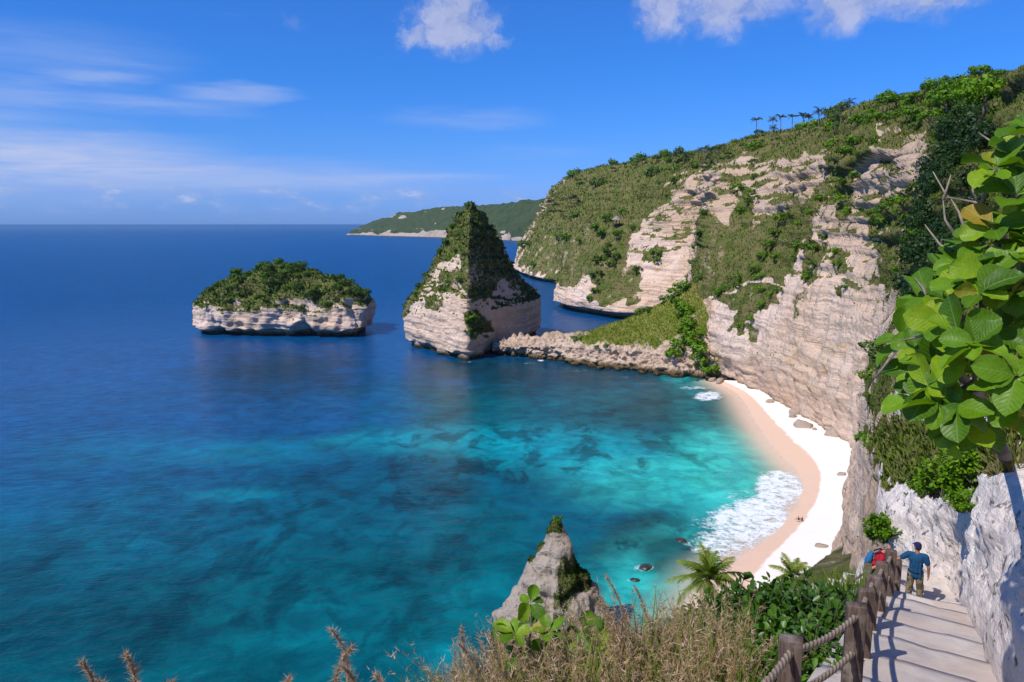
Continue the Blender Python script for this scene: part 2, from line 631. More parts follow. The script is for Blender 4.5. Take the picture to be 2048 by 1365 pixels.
def sea_material():
    m, N, b, out = new_mat('sea_water')
    p = N.pos()
    c = N.attr('watercol', 'Color')
    depth = N.attr('depth')
    foam = N.attr('foam')
    n1 = N.noise(N.scale(p, (1, 1, 0)), 0.16, 6.0, 0.66, 0.6)
    n2 = N.noise(N.scale(p, (1, .55, 0)), 0.045, 5.0, 0.6, 0.4)
    reef = N.attr('reef')
    n3 = N.noise(N.scale(p, (1, .62, 0)), 0.11, 6.0, 0.62, 0.5)
    rm = N.math('MULTIPLY', N.mrange(n3, 0.47, 0.60), reef)
    c = N.mix(N.math('MULTIPLY', rm, 0.9), c, N.mix(0.72, c, (.0, .020, .030)))
    c = N.mix(N.mrange(n1, .32, .68), N.mix(1.0, c, (.62, .72, .78), 'MULTIPLY'), N.mix(1.0, c, (1.28, 1.22, 1.16), 'MULTIPLY'))
    N.put(b.inputs['Base Color'], c)
    b.inputs['IOR'].default_value = 1.333
    sx_, sy_, sz_ = N.sep(p)
    N.put(b.inputs['Roughness'], N.mrange(N.math('SUBTRACT', sy_, N.math('MULTIPLY', sx_, .5)), 150, 900, 0.13, 0.42))
    b.inputs['Specular IOR Level'].default_value = 0.17
    # wind ripples on long swell
    w1 = N.noise(N.scale(p, (.8, 1.0, 0)), 1.5, 5.0, 0.62)
    w2 = N.noise(N.scale(p, (.7, 1.0, 0)), 0.33, 4.0, 0.6)
    w3 = N.noise(N.scale(p, (.5, 1.0, 0)), 0.035, 3.0, 0.5)
    h = N.math('ADD', N.math('MULTIPLY', w1, .26), N.math('ADD', N.math('MULTIPLY', w2, .8), N.math('MULTIPLY', w3, .5)))
    nb = N.bump(h, 0.50, 1.0)
    N.put(b.inputs['Normal'], nb)
    # thin water over the sand lets the sand show through
    tr = N.n('ShaderNodeBsdfTransparent')
    N.put(tr.inputs['Color'], N.mix(N.mrange(depth, 0.0, 1.6), (1, 1, 1), (.62, .95, .92)))
    mx = N.n('ShaderNodeMixShader')
    N.put(mx.inputs[0], N.mrange(depth, 1.5, 0.04, 0.0, 0.95))
    m.node_tree.links.new(b.outputs[0], mx.inputs[1])
    m.node_tree.links.new(tr.outputs[0], mx.inputs[2])
    # foam
    fn = N.noise(N.scale(p, (1, 1, 0)), 0.42, 8.0, 0.70, 0.5)
    fn2 = N.noise(N.scale(p, (1, 1, 0)), 1.6, 5.0, 0.7, 0.8)
    fv = N.math('ADD', N.math('MULTIPLY', fn, .65), N.math('MULTIPLY', fn2, .35))
    ff = N.math('ADD', fv, N.math('MULTIPLY', N.math('SUBTRACT', foam, 0.5), 0.36))
    fo = N.math('MULTIPLY', N.mrange(ff, 0.52, 0.72), N.mrange(foam, 0.02, 0.15))
    fb = N.n('ShaderNodeBsdfDiffuse')
    fb.inputs['Color'].default_value = (.70, .73, .75, 1)
    mf = N.n('ShaderNodeMixShader')
    N.put(mf.inputs[0], fo)
    m.node_tree.links.new(mx.outputs[0], mf.inputs[1])
    m.node_tree.links.new(fb.outputs[0], mf.inputs[2])
    m.node_tree.links.new(mf.outputs[0], out.inputs['Surface'])
    return m


def sand_material():
    m, N, b, out = new_mat('beach_sand')
    p = N.pos()
    wet = N.attr('wet')
    n = N.noise(p, 0.35, 6.0, 0.6)
    n2 = N.noise(p, 3.0, 6.0, 0.7)
    w = N.mrange(N.math('ADD', wet, N.math('MULTIPLY', N.math('SUBTRACT', n, .5), .35)), 0.40, 0.58)
    c = N.mix(w, (.80, .715, .65), (.66, .46, .335))
    c = N.mix(N.mrange(n2, .30, .44, .25, 0.0), c, (.45, .38, .32))
    N.put(b.inputs['Base Color'], c)
    N.put(b.inputs['Roughness'], N.mix(w, (.95, .95, .95), (.6, .6, .6)))
    b.inputs['Specular IOR Level'].default_value = 0.2
    N.put(b.inputs['Normal'], N.bump(N.math('ADD', n2, N.math('MULTIPLY', n, 2.0)), 0.25, 0.25))
    return m


M_SEA = sea_material()
M_SAND = sand_material()


def plain(name, c, rough=.7, spec=.3, noise=None, c2=None, bump=0.0):
    m, N, b, out = new_mat(name)
    if c2 is None:
        N.put(b.inputs['Base Color'], c)
    else:
        tc = N.n('ShaderNodeTexCoord').outputs['Object']
        f = N.noise(tc, noise, 5.0, .6)
        N.put(b.inputs['Base Color'], N.mix(N.mrange(f, .35, .65), c, c2))
        if bump:
            N.put(b.inputs['Normal'], N.bump(f, bump, 0.01))
    b.inputs['Roughness'].default_value = rough
    b.inputs['Specular IOR Level'].default_value = spec
    return m
# ------------------------------------------------------------------ large structure
def rock_offset(P, fine_ds, near, strata=1.0):
    """outward displacement of a limestone face; near in 0..1 damps the large forms by the path"""
    x, y, z = P[..., 0], P[..., 1], P[..., 2]
    far = 1 - near
    big = fbm(P / np.array([46., 46., 60.]), 3) * 5.0 + fbm(P / np.array([17., 17., 26.]) + 9, 3) * 2.4
    flute = np.abs(pn(P / np.array([8., 8., 40.]) + 4.7)) * 2.8 - 0.7
    h = z + 2.2 * pn(P / 28.0) + 0.05 * x
    lay = np.tanh(4.5 * pn(np.stack([x * .012, y * .012, h * .21], -1) + 31)) * (.55 + 1.5 * sstep(z, 38, 75))
    lay2 = np.tanh(4.0 * pn(np.stack([x * .03, y * .03, h * .62], -1) + 71)) * (.3 + .55 * sstep(z, 38, 75))
    med = fbm(P / np.array([5.5, 5.5, 4.0]) + 3, 3) * 1.5 - np.abs(pn(P / np.array([3.5, 3.5, 9.]) + 29)) * .9
    sml = fbm(P / 1.5 + 13, 3) * .36
    off = far * (big + flute + (lay + lay2) * strata + med) + sml * (0.35 + 0.65 * far)
    off = off + near * (fbm(P / np.array([2.6, 2.6, 3.4]) + 5, 4) * .85 + np.abs(pn(P / .8 + 8)) * .30 - np.abs(pn(P / np.array([.5, .5, .9]) + 18)) * .16 + fbm(P / .26, 2) * .09)
    return off


# --- main cliff: control columns from the far point round the bay to behind the camera
COLS = [
    ['w', (90, 1500, 0), (95, 1500, 20), (110, 1500, 40), (130, 1500, 65), (160, 1500, 90), (190, 1500, 110), (220, 1500, 122)],
    ['p', (1030, 542, 0), (1030, 525, 1092), (1040, 497, 1100), (1058, 462, 1120), (1078, 432, 1135), (1098, 402, 1150), (1128, 374, 1170)],
    ['p', (1065, 562, 0), (1066, 535, 885), (1075, 500, 895), (1090, 465, 915), (1105, 430, 935), (1118, 395, 955), (1145, 352, 990)],
    ['p', (1101, 569, 0), (1103, 540, 850), (1110, 500, 860), (1120, 455, 880), (1132, 420, 905), (1148, 378, 930), (1172, 342, 965)],
    ['w', (76, 716, 0), (78, 718, 20), (82, 722, 42), (88, 730, 65), (96, 742, 88), (108, 765, 108), (130, 800, 120)],
    ['p', (1106, 612, 0), (1108, 580, 600), (1116, 545, 606), (1128, 500, 615), (1146, 450, 632), (1166, 395, 690), (1196, 337, 770)],
    ['p', (1170, 630, 0), (1172, 600, 541), (1178, 560, 546), (1186, 500, 556), (1194, 440, 580), (1208, 390, 650), (1240, 330, 730)],
    ['p', (1240, 640, 0), (1240, 615, 516), (1242, 580, 522), (1246, 520, 535), (1250, 455, 552), (1262, 400, 620), (1296, 318, 690)],
    ['p', (1310, 645, 0), (1310, 610, 500), (1312, 560, 505), (1316, 500, 512), (1323, 440, 522), (1336, 385, 545), (1362, 312, 640)],
    ['p', (1378, 655, 0), (1378, 610, 478), (1380, 550, 482), (1385, 490, 490), (1394, 430, 500), (1405, 350, 515), (1424, 302, 600)],
    ['p', (1400, 700, 0), (1396, 640, 362), (1386, 572, 356), (1398, 505, 360), (1415, 430, 372), (1440, 355, 392), (1478, 285, 470)],
    ['p', (1440, 752, 0), (1440, 700, 309), (1445, 630, 312), (1450, 560, 322), (1462, 470, 345), (1482, 375, 375), (1530, 266, 450)],
    ['p', (1520, 786, 2), (1522, 720, 275), (1528, 640, 279), (1535, 560, 289), (1545, 460, 315), (1562, 350, 350), (1600, 250, 430)],
    ['p', (1605, 832, 2), (1607, 760, 242), (1612, 670, 246), (1618, 580, 254), (1625, 470, 272), (1642, 330, 305), (1680, 230, 385)],
    ['p', (1692, 884, 2), (1694, 800, 213), (1697, 700, 217), (1700, 590, 224), (1707, 470, 236), (1718, 290, 262), (1762, 206, 340)],
    ['p', (1716, 925, 2), (1728, 840, 194), (1740, 720, 198), (1748, 600, 204), (1758, 460, 214), (1778, 290, 236), (1842, 180, 300)],
    ['p', (1704, 1000, 2), (1724, 900, 165), (1746, 780, 168), (1766, 640, 174), (1788, 480, 182), (1824, 310, 205), (1902, 168, 265)],
    ['p', (1668, 1120, 2), (1692, 1000, 135), (1722, 870, 139), (1755, 740, 145), (1800, 560, 152), (1872, 340, 170), (1960, 158, 230)],
    ['p', (1690, 1250, -80), (1712, 1080, 82), (1735, 930, 86), (1765, 760, 92), (1812, 560, 100), (1885, 385, 110), (1965, 250, 135)],
    ['p', (1740, 1260, -44), (1752, 1080, 45), (1765, 960, 46), (1790, 800, 50), (1850, 570, 56), (1930, 345, 64), (2024, 205, 80)],
    ['p', (1782, 1215, -26), (1792, 1100, 26.5), (1806, 980, 27), (1836, 870, 29), (1900, 690, 34), (1990, 400, 42), (2110, 90, 60)],
    ['p', (1912, 1226, -20.5), (1920, 1120, 20.4), (1908, 1030, 19.6), (1940, 905, 20.2), (2010, 740, 24), (2120, 420, 31), (2280, 0, 45)],
    ['p', (1922, 1222, -15.6), (1934, 1120, 15.5), (1930, 1030, 15.1), (1966, 915, 16), (2060, 780, 20), (2210, 440, 27), (2390, 0, 39)],
    ['p', (1945, 1275, -11.5), (1960, 1150, 11.6), (1964, 1040, 11.8), (2000, 930, 13), (2120, 830, 17), (2300, 480, 23), (2500, -50, 33)],
    ['p', (2040, 1380, -8.4), (2040, 1210, 8.6), (2040, 1070, 8.8), (2090, 960, 9.6), (2300, 860, 12), (2550, 520, 16), (2800, 0, 25)],
    ['w', (3.6, 3.4, 61.7), (3.9, 3.4, 63.0), (4.0, 3.4, 64.0), (5.2, 3.0, 64.6), (8, 2, 66.5), (12, 1, 72), (19, 0, 84)],
    ['w', (-.4, -4, 63.6), (.2, -4, 65.5), (.5, -4, 67), (2.5, -5, 68.2), (6, -6, 71), (11, -8, 77), (18, -10, 88)],
]


def solve_columns(cols):
    out = []
    for c in cols:
        if c[0] == 'w':
            pts = [np.array(p, float) for p in c[1:]]
        else:
            bx, by, bz = c[1]
            pts = [at_d(bx, by, -bz) if bz < -1 else at_z(bx, by, bz)]
            pts += [at_d(*p) for p in c[2:]]
        out.append(pts)
    return out


CP = solve_columns(COLS)
full = []
for i, pts in enumerate(CP):
    top = pts[-1]
    d = np.sqrt(top[0] ** 2 + top[1] ** 2)
    inland = np.array([0.92, 0.38, 0]) if d > 60 else np.array([.95, -.2, 0])
    base = pts[0].copy()
    sub = base + np.array([1.5, .4, -6.0]) if d > 60 else base + np.array([.4, -.2, -2.0])
    full.append([sub] + pts + [top + inland * (0.10 * d + 8) + np.array([0, 0, 1.5]), top + inland * (1.0 * d + 60) + np.array([0, 0, -2.0 - .02 * d])])
full = np.array(full)
segs = []
for i in range(len(full) - 1):
    L = np.linalg.norm(full[i + 1][3] - full[i][3])
    dd = 0.5 * (np.linalg.norm(full[i][3] - CAM) + np.linalg.norm(full[i + 1][3] - CAM))
    segs.append(int(np.clip(L / max(dd * .0021, .07), 6, 190)))
S = catmull(full, segs)                       # (n, 10, 3)
rows = [5, 34, 34, 34, 34, 36, 34, 12, 6]     # samples between landmarks, bottom to top
G = []
K = S.shape[1]
for k in range(K - 1):
    p0, p1, p2, p3 = S[:, max(k - 1, 0)], S[:, k], S[:, k + 1], S[:, min(k + 2, K - 1)]
    m = rows[k]
    for t in np.arange(m) / m:
        t1, t2 = (p2 - p0) * .35, (p3 - p1) * .35
        lim = np.linalg.norm(p2 - p1, axis=1, keepdims=True)
        t1 *= np.minimum(1, lim / (np.linalg.norm(t1, axis=1, keepdims=True) + 1e-6))
        t2 *= np.minimum(1, lim / (np.linalg.norm(t2, axis=1, keepdims=True) + 1e-6))
        G.append((2 * t**3 - 3 * t**2 + 1) * p1 + (t**3 - 2 * t**2 + t) * t1 + (-2 * t**3 + 3 * t**2) * p2 + (t**3 - t**2) * t2)
G.append(S[:, -1])
G = np.stack(G, 1)                            # (n, m, 3)
nrm = grid_normals(G)
sgn = np.sign(np.mean(np.sum(nrm * (CAM - G), -1)))
nrm = nrm * sgn
dist = np.linalg.norm(G - CAM, axis=-1)
near = sstep(dist, 46, 20)
mid = sstep(dist, 190, 70)
off = rock_offset(G, None, near)
upper = sstep(G[..., 2], 52, 92) * (1 - near)
amp = (1.0 - 0.62 * sstep(nrm[..., 2], .5, .85)) * (1 - .45 * mid * (1 - near))
amp = amp * (0.62 + 0.55 * upper)
hz = nrm.copy()
hz[..., 2] *= 0.35
hz /= np.linalg.norm(hz, axis=-1, keepdims=True) + 1e-9
wl = (1 - near) * sstep(dist, 400, 450)
notch = wl * (sstep(G[..., 2], 5.2, 3.4)) * 7.5
off = off * amp
lowrow = sstep(np.arange(G.shape[1])[None, :] * 1.0, 2, 40)
off = off * (1 - near * (1 - (.30 + .70 * lowrow))) - near * .12
CLIFF = G + hz * (off - notch)[..., None]
CLIFF_N = grid_normals(CLIFF) * sgn

VEG_POLYS = [
    ([(1100, 430), (1098, 385), (1150, 325), (1250, 312), (1345, 300), (1350, 345), (1335, 385), (1310, 420), (1270, 436), (1200, 432), (1150, 440)], 1.0),
    ([(1032, 520), (1062, 450), (1100, 400), (1150, 430), (1195, 440), (1190, 520), (1165, 575), (1130, 585), (1090, 560), (1050, 545)], .84),
    ([(1168, 428), (1235, 422), (1275, 436), (1256, 510), (1248, 600), (1190, 612), (1176, 540), (1184, 480)], 1.0),
    ([(1240, 450), (1268, 446), (1252, 510), (1294, 560), (1276, 606), (1200, 606)], .85),
    ([(1290, 492), (1320, 500), (1322, 528), (1294, 528)], .9),
    ([(1258, 560), (1300, 565), (1300, 580), (1258, 578)], .8),
    ([(1330, 300), (1470, 250), (1760, 190), (2100, 90), (2100, 300), (1900, 300), (1886, 345), (1850, 318), (1840, 262), (1765, 250), (1742, 330), (1705, 345), (1690, 305), (1640, 300), (1600, 308), (1545, 318), (1500, 316), (1455, 328), (1424, 345), (1345, 330)], 1.0),
    ([(1370, 600), (1378, 520), (1404, 440), (1430, 430), (1452, 455), (1490, 365), (1522, 400), (1512, 455), (1560, 415), (1604, 405), (1642, 350), (1660, 380), (1630, 440), (1604, 505), (1582, 525), (1570, 566), (1540, 550), (1500, 575), (1450, 592), (1410, 606), (1382, 612)], .93),
    ([(1660, 392), (1652, 340), (1690, 262), (1745, 252), (1722, 335), (1702, 385), (1672, 412)], 1.0),
    ([(1652, 425), (1690, 385), (1698, 432), (1672, 455)], .95),
    ([(1736, 440), (1800, 388), (1848, 365), (1852, 422), (1800, 474), (1738, 464)], .95),
    ([(1424, 588), (1470, 592), (1510, 575), (1562, 570), (1564, 590), (1512, 642), (1482, 668), (1448, 652), (1480, 622), (1428, 612)], .95),
    ([(1600, 556), (1620, 468), (1648, 488), (1628, 562), (1606, 588)], .9),
    ([(1664, 505), (1690, 508), (1702, 542), (1672, 548)], .9),
    ([(1676, 568), (1698, 570), (1692, 598), (1678, 594)], .9),
    ([(1540, 515), (1580, 500), (1575, 570), (1545, 565)], .8),
    ([(1590, 590), (1605, 585), (1590, 640), (1576, 640)], .7),
    ([(1756, 475), (1800, 470), (1815, 520), (1795, 585), (1752, 575)], .95),
    ([(1750, 700), (1792, 640), (1785, 800), (1744, 832), (1736, 790)], .9),
    ([(1500, 655), (1530, 655), (1530, 672), (1500, 672)], .8),
    ([(1510, 690), (1560, 690), (1560, 720), (1515, 718)], .35),
    ([(1890, 330), (1930, 290), (2048, 130), (2300, 40), (2300, 860), (2010, 880), (1900, 700), (1815, 660), (1800, 600), (1826, 490)], 1.0),
    ([(1738, 848), (1800, 835), (1860, 850), (2010, 870), (2060, 930), (1985, 950), (1900, 985), (1850, 990), (1780, 960), (1740, 905)], 1.0),
    ([(1745, 1035), (1775, 1030), (1792, 1060), (1780, 1090), (1745, 1085)], .8),
]


def veg_from_photo(P, Nz, polys, jitter=24.0, pre=None):
    px, py, d = proj(P.reshape(-1, 3))
    Pf = P.reshape(-1, 3)
    w = np.clip(d, 12, 1200)
    s = w[:, None] / 26.0
    j = jitter
    qx = px + j * fbm(Pf / np.clip(s, 1, 18), 3) * 1.4
    qy = py + j * fbm(Pf / np.clip(s, 1, 18) + 57, 3) * 1.4
    v = np.zeros(len(Pf))
    for poly, k in polys:
        ins = in_poly(qx, qy, poly)
        v = np.maximum(v, ins * k)
    v = v * (0.80 + 0.45 * fbm(Pf / np.clip(s * .55, .8, 9) + 7, 3))
    return np.clip(v, 0, 1).reshape(P.shape[:-1])


veg = veg_from_photo(CLIFF, CLIFF_N[..., 2], VEG_POLYS)
flat = sstep(CLIFF_N[..., 2], .50, .70) * (dist > 40)
lowfar = sstep(CLIFF[..., 2], 8, 20)
ledge = sstep(fbm(CLIFF / np.array([12., 12., 3.6]) + 77, 4) + .45 * (CLIFF_N[..., 2] - .20) - .10, .10, .24) * lowfar * (.25 + .75 * sstep(CLIFF[..., 2], 34, 58)) * (dist > 30)
topv = np.zeros_like(veg)
topv[:, -19:] = 1.0
veg = np.clip(np.maximum.reduce([veg, flat * lowfar * .8 * (dist > 560), ledge * .92, topv]), 0, 1)

cnear = 0.5 * (dist[:, 40] < 24)
split = int(np.argmax(dist[:, 50] < 34))      # from here on the white rock beside the stairs


def add_sheet(name, P, mat, attrs, label=None, cat=None, wrap=False, kind='structure'):
    n, m = P.shape[:2]
    me = np_mesh(name, P.reshape(-1, 3), grid_faces(n, m, wrap), {k: v.reshape(-1) for k, v in attrs.items()})
    o = new_obj(name, me, mat)
    tag(o, label, cat, None, kind)
    return o


add_sheet('cliff', CLIFF[: split + 1], M_CLIFF, {'veg': veg[: split + 1]},
          'tall pale limestone cliff with green ledges curving round the whole bay', 'cliff')
add_sheet('rock_wall', CLIFF[split:], M_NEAR, {'veg': veg[split:]},
          'white pitted rock wall rising beside the concrete stairs', 'rock wall')


# --- rocks with closed outlines: islet, stack, pinnacle
def closed_rock(levels, n_ang, n_lev, power=1.0):
    """levels: list of (z, polygon with the same number of points) -> (n_ang, n_lev, 3)"""
    zs = np.array([l[0] for l in levels])
    polys = np.array([l[1] for l in levels], float)           # (L, k, 2)
    k = polys.shape[1]
    u = np.linspace(0, k, n_ang, endpoint=False)
    i = u.astype(int)
    f = (u - i)[None, :, None]
    p0, p1, p2, p3 = (polys[:, (i + o) % k] for o in (-1, 0, 1, 2))
    t1, t2 = (p2 - p0) * .36, (p3 - p1) * .36
    ring = (2 * f**3 - 3 * f**2 + 1) * p1 + (f**3 - 2 * f**2 + f) * t1 + (-2 * f**3 + 3 * f**2) * p2 + (f**3 - f**2) * t2
    zl = np.linspace(zs[0], zs[-1], n_lev)
    P = np.zeros((n_ang, n_lev, 3))
    for a in range(2):
        for q in range(n_ang):
            P[q, :, a] = np.interp(zl, zs, ring[:, q, a])
    P[..., 2] = zl
    return P


def finish_rock(P, off, cap=True):
    n = grid_normals(P, True)
    c = P.mean(0, keepdims=True)
    s = np.sign(np.mean(np.sum((n * (P - c))[..., :2], -1)))
    n = n * s
    Q = P + n * off[..., None]
    return Q, grid_normals(Q, True) * s


# tall stack
fp = np.array([(-57, 405), (-46, 386), (-33, 369), (-22, 356), (-13, 372), (-5, 390), (2, 402), (12, 430), (16, 456), (2, 474), (-24, 470), (-46, 440)], float)


def stack_level(z):
    sl = np.interp(z, [-6, 0, 8, 18, 25, 35, 49, 62, 70, 76], [.96, .98, 1.02, 1.06, 1.0, .76, .55, .36, .20, .03])
    sr = np.interp(z, [-6, 0, 8, 22, 32, 50, 64, 71, 76], [.98, 1.0, 1.02, 1.03, .76, .47, .26, .13, .02])
    sf = np.interp(z, [-6, 0, 30, 50, 66, 76], [1.0, 1.0, .90, .66, .36, .03])
    sb = np.interp(z, [-6, 0, 30, 50, 66, 76], [1.0, 1.0, .8, .55, .3, .03])
    q = fp.copy()
    dx, dy = q[:, 0] + 21, q[:, 1] - 394
    q[:, 0] = -21 + np.where(dx < 0, dx * sl, dx * sr)
    q[:, 1] = 394 + np.where(dy < 0, dy * sf, dy * sb)
    return q


P = closed_rock([(z, stack_level(z)) for z in (-6, 0, 4, 8, 14, 18, 22, 25, 30, 35, 42, 49, 56, 62, 66, 70, 73, 76)], 420, 190)
off = rock_offset(P, None, np.zeros(P.shape[:2])) * .55
off = off - 3.4 * sstep(P[..., 2] + 1.2 * pn(P / 6.0), 3.8, 2.0) * (0.6 + .7 * pn(P / 9.0))
off *= np.interp(P[..., 2], [-6, 60, 74, 76], [1, 1, .5, .3])
STACK, STACK_N = finish_rock(P, off)
STACK_POLYS = [
    ([(935, 400), (985, 430), (955, 500), (905, 520), (860, 520), (880, 450)], 1.0),
    ([(862, 505), (880, 512), (850, 580), (825, 625), (805, 640), (800, 620), (830, 560)], .85),
    ([(880, 535), (910, 545), (905, 590), (875, 585)], .9),
    ([(852, 590), (885, 600), (880, 618), (850, 612)], .85),
    ([(905, 540), (925, 545), (925, 590), (900, 590)], .7),
    ([(925, 480), (960, 440), (1010, 500), (1050, 570), (1075, 600), (1060, 600), (1010, 560), (985, 600), (940, 600), (922, 560)], .75),
    ([(925, 620), (960, 620), (985, 670), (940, 680)], 1.0),
]
sv = veg_from_photo(STACK, STACK_N[..., 2], STACK_POLYS, 14)
sv = np.maximum(sv, sstep(STACK_N[..., 2], .42, .62) * sstep(STACK[..., 2], 12, 22))
o = add_sheet('sea_stack', STACK, M_STACK, {'veg': sv}, 'tall pointed limestone sea stack, one side in shade, at the end of the spit', 'sea stack', True, 'thing')

# low islet
ifp = []
for k in range(16):
    a = 2 * math.pi * k / 16
    ex = math.copysign(abs(math.cos(a)) ** .62, math.cos(a)) * 55
    ey = math.copysign(abs(math.sin(a)) ** .7, math.sin(a)) * 31
    ifp.append((-141 + ex - ey * .12, 461 + ey - ex * .10 + 2.5 * math.sin(3 * a)))
ifp = np.array(ifp)


def islet_level(z):
    s = np.interp(z, [-6, 0, 8, 17, 22, 27, 32, 36, 39, 41.5], [.97, .985, 1.0, 1.005, .93, .76, .55, .36, .20, .03])
    cx = np.interp(z, [0, 20, 41], [-141, -141, -143])
    cc = np.array([-141, 461])
    return (ifp - cc) * s + np.array([cx, 461 + .1 * z])


P = closed_rock([(z, islet_level(z)) for z in (-6, 0, 4, 8, 13, 17, 20, 22, 25, 27, 30, 32, 34, 36, 38, 39, 41, 41.5)], 420, 130)
off = rock_offset(P, None, np.zeros(P.shape[:2])) * .62 + fbm(P / np.array([10., 10., 15.]) + 61, 3) * 5.2
off = off - 5.0 * sstep(P[..., 2] + 1.5 * pn(P / 6.0), 4.4, 2.6)
# two sea caves in the side that faces the bay
for cpx, w, hgt, dep in ((600, 7.5, 9.5, 6.5), (468, 4.5, 9, 4.0), (425, 5, 6, 2.5)):
    c0 = at_z(cpx, 678, 0)
    dx = P[..., 0] - c0[0]
    front = P[..., 1] < 450
    off = off - dep * front * sstep((dx / w) ** 2 + (P[..., 2] / hgt) ** 2, 1.15, .45)
off *= np.interp(P[..., 2], [-6, 30, 40, 41.5], [1, 1, .5, .2])
ISLET, ISLET_N = finish_rock(P, off)
iv = sstep(ISLET[..., 2] + 11.0 * fbm(ISLET / np.array([13., 13., 9.]), 3) + 14 * (ISLET_N[..., 2] - .25) - 4.0 * sstep(ISLET[..., 0], -110, -90), 15.0, 20.0)
add_sheet('islet', ISLET, M_STACK, {'veg': iv}, 'low rocky islet capped with dense green trees out in the bay', 'islet', True, 'thing')

# near pinnacle
pc = at_d(1112, 1200, 118)
pcx, pcy = pc[0], pc[1]


def pinn_level(z):
    l = np.interp(z, [-5, 0, 6, 10, 13, 16.5, 18.6, 19.6], [11.5, 10.2, 7.6, 5.3, 4.0, 2.3, 1.5, 1.0])
    r = np.interp(z, [-5, 0, 6, 10, 13, 16.5, 18.6, 19.6], [10.8, 9.6, 7.0, 5.4, 4.0, 2.2, 1.5, 1.0])
    pts = []
    for k in range(12):
        a = 2 * math.pi * k / 12
        c, s = math.cos(a), math.sin(a)
        pts.append((pcx + (c * r if c > 0 else c * l) * (1 + .1 * math.sin(2 * a + 1)), pcy + s * (l + r) * .48 * (1 + .08 * math.cos(3 * a))))
    return np.array(pts)


P = closed_rock([(z, pinn_level(z)) for z in (-5, 0, 3, 6, 8, 10, 12, 13, 15, 16.5, 17.5, 18.6, 19.6)], 260, 150)
off = fbm(P / np.array([6, 6, 9.]) + 2, 4) * 2.0 - np.abs(pn(P / np.array([2.6, 2.6, 5.]) + 12)) * .8 + np.tanh(4 * pn(np.stack([P[..., 0] * .05, P[..., 1] * .05, P[..., 2] * .42 + .8 * pn(P / 5)], -1) + 3)) * .55 + fbm(P / 1.3, 3) * .36
off *= np.interp(P[..., 2], [-5, 14, 19.6], [1, .8, .25])
PINN, PINN_N = finish_rock(P, off)
PINN_POLYS = [([(1120, 1120), (1165, 1110), (1190, 1170), (1180, 1190), (1150, 1190), (1125, 1240), (1105, 1240)], .8),
              ([(1052, 1115), (1085, 1080), (1090, 1090), (1060, 1130)], .9), ([(1080, 1040), (1130, 1040), (1128, 1072), (1082, 1072)], 1.0)]
pv = veg_from_photo(PINN, PINN_N[..., 2], PINN_POLYS, 8)
topring = PINN[:, -1].mean(0)
PC = np.concatenate([PINN, np.broadcast_to(topring + np.array([0, 0, .3]), (PINN.shape[0], 1, 3))], 1)
add_sheet('rock_pinnacle', PC, M_PINN, {'veg': np.concatenate([pv, np.ones((len(pv), 1))], 1)},
          'small grey rock pinnacle with a grass tuft on its tip behind the dry grass', 'rock pinnacle', True, 'thing')


# --- grassy spit running from the cliff to the stack
def spit_station(front, rocktop, crest, dd):
    a = at_z(front[0], front[1], 0)
    b = at_d(*rocktop)
    c = at_d(*crest)
    return [a + np.array([-.6, -5, -4]), a, b, (b + c) / 2 + np.array([0, -1.5, .8]), c, c + np.array([2, dd * .5, -c[2] * .45]), c + np.array([4, dd, -c[2] - 3])]


SP = np.array([
    spit_station((1470, 764), (1445, 705, 318), (1410, 556, 348), 60),
    spit_station((1420, 758), (1410, 700, 322), (1378, 570, 348), 60),
    spit_station((1350, 753), (1345, 706, 328), (1318, 608, 352), 50),
    spit_station((1270, 743), (1268, 703, 338), (1250, 638, 362), 40),
    spit_station((1190, 735), (1190, 698, 348), (1180, 661, 366), 32),
    spit_station((1110, 722), (1110, 694, 360), (1095, 671, 374), 26),
    spit_station((1050, 714), (1045, 694, 368), (1048, 674, 380), 24),
    spit_station((985, 706), (985, 694, 374), (985, 683, 384), 24)])
SS = catmull(SP, [60, 90, 90, 90, 80, 60, 50])
rr = [6, 34, 24, 24, 16, 10]
G2 = []
for k in range(6):
    for t in np.arange(rr[k]) / rr[k]:
        G2.append(SS[:, k] * (1 - t) + SS[:, k + 1] * t)
G2.append(SS[:, -1])
G2 = np.stack(G2, 1)
sp_n = grid_normals(G2)
sp_n *= np.sign(np.mean(sp_n[..., 2]))
rocky = np.interp(np.arange(G2.shape[1]), [0, 10, 40, 52, 64, 200], [1, 1, 1, .55, .12, .12])[None, :]
leftrock = sstep(G2[..., 0], 45, 12)
rocky = np.maximum(rocky, leftrock)
o2 = (np.abs(fbm(G2 / np.array([7., 7., 4.5]), 4)) * 5.5 - np.abs(pn(G2 / np.array([4.5, 4.5, 7.]) + 5)) * 2.2 + np.abs(pn(G2 / 2.2)) * 1.3 + fbm(G2 / 1.0, 2) * .5 - .8) * rocky + fbm(G2 / 8.0 + 5, 3) * .9
SPIT = G2 + sp_n * o2[..., None]
SPIT_N = grid_normals(SPIT) * np.sign(np.mean(grid_normals(SPIT)[..., 2]))
gv = (1 - rocky) * 1.0 + 0.0
rown = np.broadcast_to(np.arange(G2.shape[1])[None, :], gv.shape)
gv = sstep(rown + 14 * fbm(SPIT / 6.0 + 3, 3), 42, 52) * (1 - sstep(SPIT[..., 0] + 14 * fbm(SPIT / 7.0, 3), 44, 24) * .92)
gv = np.clip(gv * (.78 + .5 * fbm(SPIT / 5 + 11, 3)), 0, 1)
add_sheet('spit', SPIT, M_SPIT, {'veg': gv}, 'low spit with a grassy slope and jagged rocks joining cliff and stack', 'spit')

